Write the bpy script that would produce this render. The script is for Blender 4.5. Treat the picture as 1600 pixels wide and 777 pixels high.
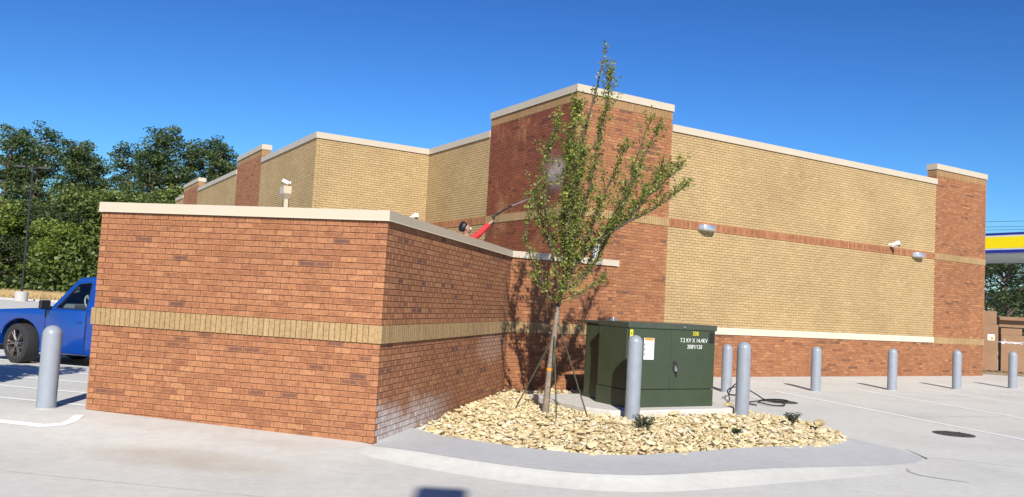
import bpy, bmesh, math, random
import numpy as np
from mathutils import Vector, Matrix, noise
R = math.radians
random.seed(7); rng = np.random.default_rng(7)
for o in list(bpy.data.objects): bpy.data.objects.remove(o)
S = bpy.context.scene
COL = S.collection

# ------------------------------------------------------------------ camera
cam = bpy.data.objects.new('camera', bpy.data.cameras.new('camera')); COL.objects.link(cam)
cam.data.sensor_width = 36; cam.data.lens = 36 * 1303.74 / 1600
cam.data.clip_end = 3000; cam.data.clip_start = 0.05
cam.matrix_world = Matrix.Translation((0, 0, 1.6104)) @ Matrix.Rotation(R(90 + 3.7425), 4, 'X') @ Matrix.Rotation(R(3.1463), 4, 'Z')
S.camera = cam
# ------------------------------------------------------------------ sky, sun, exposure
SUN_EL = 32.5; SUN_AZ = 174.2        # compass degrees from +Y, the direction the sun stands in
W = bpy.data.worlds.new('World'); S.world = W; W.use_nodes = True
nt = W.node_tree; bg = nt.nodes['Background']
sky = nt.nodes.new('ShaderNodeTexSky'); sky.sky_type = 'NISHITA'; sky.sun_disc = False
sky.sun_elevation = R(SUN_EL); sky.sun_rotation = R(SUN_AZ)
sky.air_density = 1.25; sky.dust_density = 0.05; sky.ozone_density = 4.5; sky.altitude = 0
# deepen the clear sky to the photograph's saturated blue, the same curve over the whole dome
def vm(op, a, b):
    n = nt.nodes.new('ShaderNodeVectorMath'); n.operation = op; nt.links.new(a, n.inputs[0]); n.inputs[1].default_value = b; return n.outputs[0]
g_ = nt.nodes.new('ShaderNodeGamma'); g_.inputs[1].default_value = 1.65
nt.links.new(vm('MINIMUM', vm('MULTIPLY', sky.outputs[0], (.146, .146, .146)), (1.15, 1.15, 1.15)), g_.inputs[0])
nt.links.new(vm('MULTIPLY', g_.outputs[0], (3.0, 4.45, 5.95)), bg.inputs[0]); bg.inputs[1].default_value = 0.105
sl = bpy.data.lights.new('sun', 'SUN'); sl.energy = 5.0; sl.angle = R(0.53); sl.color = (1, 0.945, 0.86)
so = bpy.data.objects.new('sun', sl); COL.objects.link(so)
sdir = Vector((math.sin(R(SUN_AZ)) * math.cos(R(SUN_EL)), math.cos(R(SUN_AZ)) * math.cos(R(SUN_EL)), math.sin(R(SUN_EL))))
so.rotation_euler = sdir.to_track_quat('Z', 'Y').to_euler(); so.location = sdir * 40
vs = S.view_settings; vs.view_transform = 'Standard'; vs.look = 'None'; vs.gamma = 1; vs.exposure = 0.49
S.render.engine = 'CYCLES'

# ------------------------------------------------------------------ materials
def nodes(name):
    m = bpy.data.materials.new(name); m.use_nodes = True
    t = m.node_tree; return m, t, t.nodes['Principled BSDF']
def N(t, typ, **kw):
    n = t.nodes.new(typ)
    for k, v in kw.items():
        if k in n.inputs.keys(): n.inputs[k].default_value = v
        else: setattr(n, k, v)
    return n
def ramp(t, fac, stops, interp='LINEAR'):
    r = t.nodes.new('ShaderNodeValToRGB'); r.color_ramp.interpolation = interp
    e = r.color_ramp.elements
    while len(e) < len(stops): e.new(0.5)
    for i, (p, c) in enumerate(stops):
        e[i].position = p; e[i].color = (*c, 1) if len(c) == 3 else c
    t.links.new(fac, r.inputs[0]); return r.outputs[0]
def mix(t, a, b, fac, mode='MIX'):
    m = t.nodes.new('ShaderNodeMix'); m.data_type = 'RGBA'; m.blend_type = mode
    for s, v in ((0, fac), (6, a), (7, b)):
        if hasattr(v, 'links'): t.links.new(v, m.inputs[s])
        elif s == 0: m.inputs[0].default_value = v
        else: m.inputs[s].default_value = (*v, 1) if len(v) == 3 else v
    return m.outputs[2]
def math_(t, op, a, b=None, c=None):
    m = t.nodes.new('ShaderNodeMath'); m.operation = op
    for i, v in enumerate((a, b, c)):
        if v is None: continue
        if hasattr(v, 'links'): t.links.new(v, m.inputs[i])
        else: m.inputs[i].default_value = v
    return m.outputs[0]
def pos(t): return t.nodes.new('ShaderNodeNewGeometry').outputs['Position']
def noise_(t, scale, detail=3, rough=0.5, vec=None, stretch=None):
    n = t.nodes.new('ShaderNodeTexNoise'); n.inputs['Scale'].default_value = scale
    n.inputs['Detail'].default_value = detail; n.inputs['Roughness'].default_value = rough
    v = vec or pos(t)
    if stretch:
        mp = t.nodes.new('ShaderNodeMapping'); mp.inputs['Scale'].default_value = stretch
        t.links.new(v, mp.inputs[0]); v = mp.outputs[0]
    t.links.new(v, n.inputs['Vector']); return n.outputs['Fac']
def bump(t, b, h, strength=0.3, dist=0.01):
    n = t.nodes.new('ShaderNodeBump'); n.inputs['Strength'].default_value = strength; n.inputs['Distance'].default_value = dist
    t.links.new(h, n.inputs['Height']); t.links.new(n.outputs[0], b.inputs['Normal'])
def smooth_range(t, v, lo, hi):
    n = t.nodes.new('ShaderNodeMapRange'); n.interpolation_type = 'SMOOTHSTEP'
    t.links.new(v, n.inputs[0]); n.inputs[1].default_value = lo; n.inputs[2].default_value = hi; return n.outputs[0]
def simple(name, col, rough=0.6, metal=0.0, var=0.12, scale=6, bmp=0.0, coat=0.0):
    m, t, b = nodes(name)
    n = noise_(t, scale, 4)
    c = ramp(t, n, [(0.25, tuple(x * (1 - var) for x in col)), (0.75, tuple(min(1, x * (1 + var)) for x in col))])
    t.links.new(c, b.inputs['Base Color']); b.inputs['Roughness'].default_value = rough; b.inputs['Metallic'].default_value = metal
    if coat: b.inputs['Coat Weight'].default_value = coat; b.inputs['Coat Roughness'].default_value = 0.05
    if bmp: bump(t, b, noise_(t, scale * 8, 4), bmp)
    return m

def axis_dist(t, p0, ang):
    """signed distance along compass direction ang from the point p0"""
    d = t.nodes.new('ShaderNodeVectorMath'); d.operation = 'DOT_PRODUCT'
    t.links.new(pos(t), d.inputs[0]); a = R(ang); v = (math.sin(a), math.cos(a), 0); d.inputs[1].default_value = v
    return math_(t, 'SUBTRACT', d.outputs['Value'], p0[0] * v[0] + p0[1] * v[1])
def zcoord(t):
    s = t.nodes.new('ShaderNodeSeparateXYZ'); t.links.new(pos(t), s.inputs[0]); return s.outputs[2]

RED = [(0.0, (.125, .060, .044)), (.06, (.175, .075, .045)), (.12, (.25, .098, .046)), (.35, (.29, .118, .053)), (.65, (.345, .147, .066)), (.9, (.41, .192, .088)), (1, (.45, .23, .105))]
TAN = [(0.0, (.36, .252, .118)), (.3, (.40, .283, .135)), (.7, (.43, .307, .150)), (1, (.47, .34, .175))]
def brick_mat(name, stops, wet=False, bloom=False, spots=True, darken=1.0):
    m, t, b = nodes(name)
    at = N(t, 'ShaderNodeAttribute', attribute_name='tone')
    c = ramp(t, at.outputs['Fac'], [(p, tuple(x * darken for x in cc)) for p, cc in stops])
    if spots:        # kiln-flashed faces: a paler arris round a darker middle, stronger on some bricks
        uv = t.nodes.new('ShaderNodeUVMap'); uv.uv_map = 'face'; sx = t.nodes.new('ShaderNodeSeparateXYZ'); t.links.new(uv.outputs[0], sx.inputs[0])
        eu = math_(t, 'MULTIPLY', math_(t, 'SUBTRACT', .5, math_(t, 'ABSOLUTE', math_(t, 'SUBTRACT', sx.outputs[0], .5))), 3.0)
        ev = math_(t, 'SUBTRACT', .5, math_(t, 'ABSOLUTE', math_(t, 'SUBTRACT', sx.outputs[1], .5)))
        inner_ = smooth_range(t, math_(t, 'ADD', math_(t, 'MINIMUM', eu, ev), math_(t, 'MULTIPLY', math_(t, 'SUBTRACT', noise_(t, 25, 2), .5), .22)), .08, .26)
        rnd = math_(t, 'FRACT', math_(t, 'MULTIPLY', at.outputs['Fac'], 71.3))
        c = mix(t, mix(t, c, (.385 * darken, .172 * darken, .079 * darken), .55), mix(t, c, (.84, .80, .78), rnd, 'MULTIPLY'), inner_)
    n1 = noise_(t, 34, 3, 0.55)
    c = mix(t, c, ramp(t, n1, [(0.32, (.62, .58, .56)), (0.6, (1.12, 1.1, 1.06))]), 0.55, 'MULTIPLY')
    if spots:
        n2 = noise_(t, 17, 1, 0.5)
        k = math_(t, 'MULTIPLY', smooth_range(t, n2, .57, .68), .38)
        c = mix(t, c, (.11, .042, .028), k)
    n3 = noise_(t, 160, 2)
    c = mix(t, c, ramp(t, n3, [(0.3, (.8, .8, .8)), (0.7, (1.15, 1.15, 1.15))]), 0.6, 'MULTIPLY')
    st = noise_(t, 46, 2, .5, stretch=(1, 1, .22))          # faint drag marks
    c = mix(t, c, ramp(t, st, [(0.3, (.88, .87, .86)), (0.7, (1.08, 1.08, 1.08))]), .7, 'MULTIPLY')
    big = noise_(t, 0.7, 3)
    c = mix(t, c, ramp(t, big, [(0.3, (.88, .87, .86)), (0.7, (1.08, 1.08, 1.08))]), 1.0, 'MULTIPLY')
    b.inputs['Roughness'].default_value = 0.85
    if wet:
        w = smooth_range(t, math_(t, 'ADD', noise_(t, 0.55, 4, .6), math_(t, 'MULTIPLY', noise_(t, 5, 2, .5, stretch=(1, 1, .25)), .25)), .44, .60)
        c = mix(t, c, mix(t, c, (.64, .41, .36), 1.0, 'MULTIPLY'), w)
        rr = math_(t, 'MULTIPLY_ADD', w, -.3, .85); t.links.new(rr, b.inputs['Roughness'])
    if bloom:        # lime bloom washed out of the mortar, low on the wall that faces the rock bed
        d = axis_dist(t, (-1.39, 9.234), 13.34)
        z = zcoord(t)
        n = noise_(t, 1.6, 4, .6)
        top = math_(t, 'MULTIPLY_ADD', n, 1.0, -.10)                      # height the bloom reaches
        k1 = smooth_range(t, math_(t, 'SUBTRACT', top, z), -.10, .28)
        side = smooth_range(t, math_(t, 'SUBTRACT', 3.2, d), 0, 2.2)
        k1 = math_(t, 'MULTIPLY', k1, side)
        # a second cloud high up near the inner corner
        e = math_(t, 'SUBTRACT', 1, math_(t, 'ADD', math_(t, 'POWER', math_(t, 'MULTIPLY', math_(t, 'SUBTRACT', d, 4.9), .9), 2), math_(t, 'POWER', math_(t, 'MULTIPLY', math_(t, 'SUBTRACT', z, .86), 3.2), 2)))
        k2 = math_(t, 'MULTIPLY', smooth_range(t, e, 0, .9), .26)
        k = math_(t, 'MULTIPLY', math_(t, 'MULTIPLY', math_(t, 'MAXIMUM', k1, k2), smooth_range(t, d, .004, .03)), math_(t, 'MULTIPLY_ADD', noise_(t, 7, 5, .65), 1.6, -.15))
        c = mix(t, c, (.60, .57, .56), math_(t, 'MAXIMUM', math_(t, 'MINIMUM', k, .8), 0))
    t.links.new(c, b.inputs['Base Color'])
    bump(t, b, noise_(t, 90, 3), .35, .006)
    return m
M = {}
M['red'] = brick_mat('red_brick', RED)
M['red_bloom'] = brick_mat('red_brick_bloom', RED, bloom=True)
M['tan_top'] = brick_mat('tan_brown_soldier_brick', [(p, (c[0] * .74, c[1] * .62, c[2] * .58)) for p, c in TAN], spots=False)
M['red_wet'] = brick_mat('red_brick_wet', RED, wet=True)
M['tan'] = brick_mat('tan_brick', TAN, spots=False)
M['tan_band'] = brick_mat('tan_soldier_brick', [(p, (c[0] * .82, c[1] * .77, c[2] * .74)) for p, c in TAN], spots=False)
def mortar(name, col, bloom=False):
    m, t, b = nodes(name)
    c = ramp(t, noise_(t, 14, 4), [(.3, tuple(x * .75 for x in col)), (.7, tuple(x * 1.2 for x in col))])
    t.links.new(c, b.inputs['Base Color']); b.inputs['Roughness'].default_value = .95
    bump(t, b, noise_(t, 120, 3), .5, .004); return m
M['mortar_red'] = mortar('brown_mortar', (.20, .083, .043))
M['mortar_tan'] = mortar('tan_mortar', (.225, .155, .074))
M['block'] = simple('grey_block', (.35, .33, .31), .9, scale=10)
M['coping'] = simple('coping_metal', (.47, .405, .31), .42, var=.04, scale=2)
M['stone'] = simple('cast_stone', (.56, .50, .38), .8, var=.08, scale=7, bmp=.2)

def concrete(name, base, stain=True):
    m, t, b = nodes(name)
    a = noise_(t, .55, 5, .6); f = noise_(t, 9, 5, .6); g = noise_(t, 140, 2)
    c = ramp(t, a, [(.28, tuple(x * .88 for x in base)), (.5, base), (.72, tuple(x * 1.05 for x in base))])
    c = mix(t, c, ramp(t, f, [(.3, (.90, .90, .89)), (.65, (1.03, 1.03, 1.03))]), .8, 'MULTIPLY')
    c = mix(t, c, ramp(t, g, [(.3, (.93, .93, .93)), (.7, (1.04, 1.04, 1.04))]), .8, 'MULTIPLY')
    if stain:
        s = noise_(t, .8, 5, .65, stretch=(.35, 1.3, 1))
        c = mix(t, c, (.40, .365, .31), math_(t, 'MULTIPLY', smooth_range(t, s, .52, .74), .5))
        # muddy wash in front of the low wall
        e = axis_dist(t, (-3.0, 8.2), 103); e2 = axis_dist(t, (-3.0, 8.2), 13)
        rr = math_(t, 'ADD', math_(t, 'POWER', math_(t, 'MULTIPLY', e, .75), 2), math_(t, 'POWER', math_(t, 'MULTIPLY', e2, 2.4), 2))
        k = math_(t, 'MULTIPLY', math_(t, 'MULTIPLY', smooth_range(t, math_(t, 'SUBTRACT', 1, rr), -.2, 1), noise_(t, 3, 4, .6)), 1.0)
        c = mix(t, c, (.36, .31, .235), k)
        # small dark flecks
        sp = smooth_range(t, noise_(t, 22, 2, .5, stretch=(.5, 1, 1)), .735, .765)
        c = mix(t, c, (.18, .16, .14), math_(t, 'MULTIPLY', sp, .35))
        # broom finish and saw-cut joints are fine relief
    t.links.new(c, b.inputs['Base Color']); b.inputs['Roughness'].default_value = .85
    br = noise_(t, 60, 2, .5, stretch=(.15, 1, 1))
    bump(t, b, math_(t, 'ADD', br, f), .12, .006)
    return m
M['concrete'] = concrete('driveway_concrete', (.555, .548, .505))
M['island'] = concrete('island_concrete', (.46, .463, .46), False)
M['pad'] = simple('pad_concrete', (.52, .50, .46), .9, scale=8, bmp=.1)
M['paint'] = simple('white_road_paint', (.80, .80, .78), .7, var=.06, scale=12)
M['bollard'] = simple('grey_bollard_paint', (.245, .268, .305), .42, var=.07, scale=9, bmp=.03)
m = M['bollard']; t = m.node_tree; b = t.nodes['Principled BSDF']; src = b.inputs['Base Color'].links[0].from_socket
sc_ = smooth_range(t, noise_(t, 7, 5, .7, stretch=(1, 1, .5)), .64, .70)
t.links.new(mix(t, src, (.16, .15, .145), math_(t, 'MULTIPLY', sc_, .55)), b.inputs['Base Color'])
M['green'] = simple('transformer_green', (.041, .057, .031), .45, var=.10, scale=4)
M['green_lid'] = simple('transformer_green_lid', (.05, .062, .045), .4, var=.12, scale=5)
M['black'] = simple('black_rubber', (.012, .012, .013), .6)
M['dark_metal'] = simple('dark_metal', (.03, .03, .032), .5, .3)
M['steel'] = simple('steel', (.55, .56, .58), .35, .9)
M['white'] = simple('white_plastic', (.8, .8, .8), .4, var=.03)
M['yellow'] = simple('yellow_label', (.75, .62, .02), .5, var=.03)
M['orange'] = simple('orange_label', (.75, .25, .02), .5, var=.03)
M['grey_print'] = simple('grey_print', (.3, .3, .3), .6)
M['whitepaint'] = simple('stencil_white', (.72, .74, .70), .7, var=.15, scale=60)
M['alu'] = simple('aluminium_housing', (.62, .63, .66), .3, .75, var=.05)
M['blue'] = simple('truck_blue', (.0006, .040, .24), .34, var=.03, scale=3, coat=1)
M['tyre'] = simple('tyre', (.02, .02, .021), .8, var=.3, scale=30)
M['rim'] = simple('bronze_rim', (.30, .26, .24), .25, .9)
M['int'] = simple('truck_interior', (.16, .16, .165), .8)
M['int_light'] = simple('truck_interior_light', (.45, .44, .43), .7)
M['bark'] = simple('bark', (.21, .165, .125), .9, var=.35, scale=22, bmp=.5)
M['limb'] = simple('limb_bark', (.085, .062, .045), .9, var=.3, scale=22)
M['pine_bark'] = simple('pine_bark', (.11, .08, .06), .95, var=.3, scale=3)
M['stake'] = simple('green_stake', (.05, .055, .03), .7)
M['box'] = simple('cardboard', (.25, .145, .08), .85, var=.10, scale=3)
M['wood'] = simple('pallet_wood', (.22, .15, .09), .9, var=.25, scale=12)
M['film'] = simple('stretch_film', (.55, .5, .48), .2, var=.1)
M['canopy_y'] = simple('canopy_yellow', (.92, .70, .0), .45, var=.02)
M['canopy_b'] = simple('canopy_blue', (.02, .03, .24), .45)
M['canopy_w'] = simple('canopy_white', (.62, .63, .64), .5)
M['canopy_u'] = simple('canopy_soffit', (.45, .46, .46), .5)
M['grass_dry'] = simple('dry_grass', (.40, .28, .13), .9, var=.3, scale=6)
M['grass'] = simple('verge_grass', (.10, .11, .045), .9, var=.4, scale=3)
M['red_cloth'] = simple('red_cloth', (.55, .025, .03), .85, var=.15, scale=20)
M['jeans'] = simple('dark_trousers', (.03, .035, .05), .9)
M['skin'] = simple('skin', (.30, .16, .10), .55, var=.06)
M['hair'] = simple('black_hair', (.006, .005, .005), .5)
M['iron'] = simple('cast_iron', (.07, .068, .065), .6, .3, var=.4, scale=18)
M['roofing'] = simple('roof_membrane', (.5, .5, .48), .8)
M['house'] = simple('white_siding', (.75, .75, .73), .7)
M['shingle'] = simple('grey_shingle', (.18, .18, .19), .9)
m, t, b = nodes('window_glass'); M['glass'] = m
tp = t.nodes.new('ShaderNodeBsdfTransparent'); tp.inputs[0].default_value = (.74, .82, .80, 1)
gl = t.nodes.new('ShaderNodeBsdfGlossy'); gl.inputs['Roughness'].default_value = .02
fr = t.nodes.new('ShaderNodeFresnel'); fr.inputs[0].default_value = 1.5
ms = t.nodes.new('ShaderNodeMixShader'); t.links.new(fr.outputs[0], ms.inputs[0]); t.links.new(tp.outputs[0], ms.inputs[1]); t.links.new(gl.outputs[0], ms.inputs[2])
t.links.new(ms.outputs[0], t.nodes['Material Output'].inputs[0]); t.nodes.remove(b)
m, t, b = nodes('limestone_rock'); M['rock'] = m
oi = t.nodes.new('ShaderNodeAttribute'); oi.attribute_name = 'tone'
c = ramp(t, oi.outputs['Fac'], [(0, (.44, .34, .18)), (.3, (.58, .475, .275)), (.7, (.64, .54, .335)), (.93, (.68, .60, .42)), (1, (.60, .58, .54))])
c = mix(t, c, ramp(t, noise_(t, 18, 4, .6), [(.3, (.78, .74, .66)), (.65, (1.06, 1.05, 1.03))]), .8, 'MULTIPLY')
t.links.new(c, b.inputs['Base Color']); b.inputs['Roughness'].default_value = .9; bump(t, b, noise_(t, 45, 4), .5, .01)
def leaf_mat(name, stops, trans=.35):
    m, t, b = nodes(name); out = t.nodes['Material Output']
    a = N(t, 'ShaderNodeAttribute', attribute_name='tone')
    c = ramp(t, a.outputs['Fac'], stops)
    t.links.new(c, b.inputs['Base Color']); b.inputs['Roughness'].default_value = .5
    tr = t.nodes.new('ShaderNodeBsdfTranslucent'); t.links.new(c, tr.inputs[0])
    ms = t.nodes.new('ShaderNodeMixShader'); ms.inputs[0].default_value = trans
    t.links.new(b.outputs[0], ms.inputs[1]); t.links.new(tr.outputs[0], ms.inputs[2]); t.links.new(ms.outputs[0], out.inputs[0])
    return m
M['leaf'] = leaf_mat('young_leaf', [(0, (.10, .135, .022)), (.4, (.195, .24, .042)), (.8, (.30, .335, .07)), (1, (.42, .41, .115))])
M['pine'] = leaf_mat('pine_needles', [(0, (.05, .082, .028)), (.6, (.088, .132, .042)), (1, (.14, .185, .06))], .35)
M['broad'] = leaf_mat('broad_leaf', [(0, (.085, .125, .032)), (.6, (.155, .205, .05)), (1, (.24, .28, .075))], .4)
M['spring'] = leaf_mat('spring_leaf', [(0, (.13, .18, .028)), (.6, (.21, .28, .045)), (1, (.29, .35, .075))], .4)
M['oak'] = leaf_mat('oak_leaf', [(0, (.035, .055, .02)), (.6, (.065, .095, .032)), (1, (.11, .145, .05))], .3)
M['shrub'] = leaf_mat('shrub_leaf', [(0, (.015, .03, .014)), (.6, (.03, .05, .022)), (1, (.06, .085, .04))], .15)

# ------------------------------------------------------------------ object helpers
def D(a): return Vector((math.sin(R(a)), math.cos(R(a)), 0))
def tag(o, label=None, cat=None, group=None, kind=None):
    if label: o['label'] = label
    if cat: o['category'] = cat
    if group: o['group'] = group
    if kind: o['kind'] = kind
    return o
def thing(name, loc, label, cat, group=None, rz=0.0):
    o = bpy.data.objects.new(name, None); COL.objects.link(o); o.empty_display_size = .2
    o.location = loc; o.rotation_euler = (0, 0, rz); return tag(o, label, cat, group)
def link(name, me, mat=None, parent=None, loc=(0, 0, 0), rot=(0, 0, 0)):
    o = bpy.data.objects.new(name, me); COL.objects.link(o)
    if mat is not None and not me.materials:
        for mm in (mat if isinstance(mat, (list, tuple)) else [mat]): me.materials.append(mm)
    o.location = loc; o.rotation_euler = rot
    if parent: o.parent = parent
    return o
class B:
    """collects shapes into one bmesh"""
    def __init__(s): s.bm = bmesh.new()
    def box(s, c, size, rz=0, rot=None):
        r = bmesh.ops.create_cube(s.bm, size=1)['verts']
        mt = Matrix.Translation(c) @ (rot.to_4x4() if rot is not None else Matrix.Rotation(rz, 4, 'Z')) @ Matrix.Diagonal((*size, 1))
        bmesh.ops.transform(s.bm, matrix=mt, verts=r); return s
    def tube(s, pts, r, n=8, caps=True):
        pts = [Vector(p) for p in pts]; rs = r if isinstance(r, (list, tuple)) else [r] * len(pts)
        rings = []
        for i, p in enumerate(pts):
            d = (pts[min(i + 1, len(pts) - 1)] - pts[max(i - 1, 0)])
            d = d.normalized() if d.length > 1e-9 else Vector((0, 0, 1))
            u = d.cross(Vector((0.13, 0.31, .94)) if abs(d.z) < .9 else Vector((1, .1, 0))).normalized(); v = d.cross(u)
            rings.append([s.bm.verts.new(p + (u * math.cos(2 * math.pi * k / n) + v * math.sin(2 * math.pi * k / n)) * rs[i]) for k in range(n)])
        for a, b_ in zip(rings, rings[1:]):
            for k in range(n): s.bm.faces.new((a[k], a[(k + 1) % n], b_[(k + 1) % n], b_[k]))
        if caps:
            s.bm.faces.new(rings[0][::-1]); s.bm.faces.new(rings[-1])
        return s
    def lathe(s, prof, c=(0, 0, 0), n=24, caps=True, rot=None):
        rings = []; c = Vector(c)
        for r, z in prof:
            ring = []
            for k in range(n):
                a = 2 * math.pi * k / n
                p = Vector((r * math.cos(a), r * math.sin(a), z))
                if rot is not None: p = rot @ p
                ring.append(s.bm.verts.new(c + p))
            rings.append(ring)
        for a, b_ in zip(rings, rings[1:]):
            for k in range(n): s.bm.faces.new((a[k], a[(k + 1) % n], b_[(k + 1) % n], b_[k]))
        if caps and prof[0][0] > 1e-6: s.bm.faces.new(rings[0][::-1])
        if caps and prof[-1][0] > 1e-6: s.bm.faces.new(rings[-1])
        return s
    def prism(s, poly, z0, z1):
        lo = [s.bm.verts.new((p[0], p[1], z0)) for p in poly]; hi = [s.bm.verts.new((p[0], p[1], z1)) for p in poly]
        n = len(poly)
        s.bm.faces.new(lo[::-1]); s.bm.faces.new(hi)
        for i in range(n): s.bm.faces.new((lo[i], lo[(i + 1) % n], hi[(i + 1) % n], hi[i]))
        return s
    def extr(s, poly, y0, y1):          # polygon in x,z pushed along y
        a = [s.bm.verts.new((p[0], y0, p[1])) for p in poly]; b_ = [s.bm.verts.new((p[0], y1, p[1])) for p in poly]
        n = len(poly)
        s.bm.faces.new(a); s.bm.faces.new(b_[::-1])
        for i in range(n): s.bm.faces.new((a[i], b_[i], b_[(i + 1) % n], a[(i + 1) % n]))
        return s
    def quad(s, *p):
        s.bm.faces.new([s.bm.verts.new(q) for q in p]); return s
    def bevel(s, w, seg=2, ang=30):
        bmesh.ops.remove_doubles(s.bm, verts=s.bm.verts, dist=1e-5)
        bmesh.ops.recalc_face_normals(s.bm, faces=s.bm.faces)
        e = [x for x in s.bm.edges if len(x.link_faces) == 2 and x.calc_face_angle(0) > R(ang)]
        bmesh.ops.bevel(s.bm, geom=e, offset=w, segments=seg, affect='EDGES', profile=.5, clamp_overlap=True); return s
    def build(s, name, mat, parent=None, loc=(0, 0, 0), rot=(0, 0, 0), smooth=False):
        bmesh.ops.recalc_face_normals(s.bm, faces=s.bm.faces)
        me = bpy.data.meshes.new(name); s.bm.to_mesh(me); s.bm.free()
        if smooth: me.polygons.foreach_set('use_smooth', [True] * len(me.polygons)); 
        o = link(name, me, mat, parent, loc, rot)
        if smooth:
            try: me.set_sharp_from_angle(angle=R(40))
            except Exception: pass
        return o
def sub(v, base): return (v[0] - base[0], v[1] - base[1], v[2] - base[2])
def smoothstep(a, b, x):
    u = min(1, max(0, (x - a) / (b - a))); return u * u * (3 - 2 * u)

# ------------------------------------------------------------------ layout (metres; the camera stands at the origin)
K = 0.0677                                  # one brick course
PHI, TH = -76.658, 59.202                   # directions of the low wall and of the shop
C = Vector((-1.392, 9.234, 0)); L = C + D(PHI) * 3.689; E_ = C + D(PHI + 90) * 6.031; S_ = E_ + D(TH) * 2.422
P = Vector((1.305, 18.779, 0)); PL = P + D(TH - 90) * 3.992; IN = PL + D(TH - 90) * 3.853; OU = IN - D(TH) * 3.552
W2 = P + D(TH) * 16.51; FL = OU + D(TH - 90) * 24.0; BR = W2 + D(TH - 90) * 18.0
HP, HT, HB = 6.70, 6.218, 3.684
B0, B1 = 16 * K, 19 * K; CB = 36 * K; CT = CB + .135
def gh(x, y):
    """height of the paved ground: a slight fall towards the camera, ramped up to the low wall"""
    pl = -.10 + .0098 * (min(30, max(0, y)) - 7)
    n = D(PHI - 90); s = (x - C.x) * n.x + (y - C.y) * n.y
    d = D(PHI); t_ = (x - C.x) * d.x + (y - C.y) * d.y
    target = max(pl, .0677 * min(1, max(0, t_ / 3.69)))
    m_ = (1 - smoothstep(.05, 1.7, s)) * smoothstep(-.5, .2, t_)
    return pl + (target - pl) * m_

# ---- ground: one sheet to the horizon
def axis(lo, hi, step, far):
    a = [lo + i * step for i in range(int((hi - lo) / step) + 1)]
    return [-far, -far * .3, lo - 60, lo - 25, lo - 8] + a + [hi + 8, hi + 25, hi + 60, far * .3, far]
xs = axis(-14, 20, .25, 1500); ys = axis(0, 32, .25, 1500)
verts = [(x, y, gh(x, y)) for y in ys for x in xs]; nx = len(xs)
faces = [(j * nx + i, j * nx + i + 1, (j + 1) * nx + i + 1, (j + 1) * nx + i) for j in range(len(ys) - 1) for i in range(nx - 1)]
me = bpy.data.meshes.new('ground'); me.from_pydata(verts, [], faces); me.polygons.foreach_set('use_smooth', [True] * len(faces))
tag(link('ground', me, M['concrete']), kind='structure')

def strip(name, pts, w, mat, lift=.004, parent=None, step=.3):
    """flat strip that follows the ground along a polyline"""
    P_ = []
    for a, b_ in zip(pts, pts[1:]):
        a, b_ = Vector((*a[:2], 0)), Vector((*b_[:2], 0)); n = max(1, int((b_ - a).length / step))
        P_ += [a.lerp(b_, i / n) for i in range(n)]
    P_.append(Vector((*pts[-1][:2], 0)))
    bm = bmesh.new(); prev = None
    for i, p in enumerate(P_):
        d = (P_[min(i + 1, len(P_) - 1)] - P_[max(0, i - 1)]).normalized(); nrm = Vector((-d.y, d.x, 0))
        ww = w(i / (len(P_) - 1)) if callable(w) else w
        q = [bm.verts.new(((p + nrm * k * ww / 2).x, (p + nrm * k * ww / 2).y, gh((p + nrm * k * ww / 2).x, (p + nrm * k * ww / 2).y) + lift)) for k in (-1, 1)]
        if prev: bm.faces.new((prev[0], q[0], q[1], prev[1]))
        prev = q
    me = bpy.data.meshes.new(name); bmesh.ops.recalc_face_normals(bm, faces=bm.faces)
    for f in bm.faces:
        if f.normal.z < 0: f.normal_flip()
    bm.to_mesh(me); bm.free()
    return tag(link(name, me, mat, parent), kind='structure')
# parking stripes right of the shop, perpendicular to the bollard row
for p, q in (((5.9, 18.35), (8.30, 12.0)), ((8.25, 19.95), (11.0, 12.1)), ((10.4, 21.0), (13.6, 12.6)), ((12.6, 22.3), (16, 13.5))):
    strip('painted_line', [p, q], .10, M['paint'])
# sawn joints in the driveway slab
M['joint'] = simple('sawn_joint', (.45, .437, .40), .9, var=.25, scale=9)
for p, q in (((2.0, 8.0), (-.6, 1.5)), ((-9, 8.2), (9.0, 5.2)), ((5.6, 10.8), (13.5, 7.3)), ((6.4, 18.6), (9.9, 6.0)), ((6.3, 14.6), (18, 19.5))):
    strip('sawn_joint', [p, q], .008, M['joint'], .002)
# hatching by the parked truck, parallel to the low wall
dl = D(PHI)
for k in range(6):
    a = Vector((-4.75, 10.30 + k * 1.03, 0)) - dl * (-.0 + k * .1) + Vector((-.12 * k, 0, 0))
    strip('painted_line', [a - dl * .9 if k else a, a + dl * 7], .10, M['paint'])
strip('painted_line', [(-4.86, 9.72), (-4.80, 9.45), (-4.83, 9.30), (-5.0, 9.22), (-5.6, 9.36), (-9.5, 10.28)], .11, M['paint'], step=.05)

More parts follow.
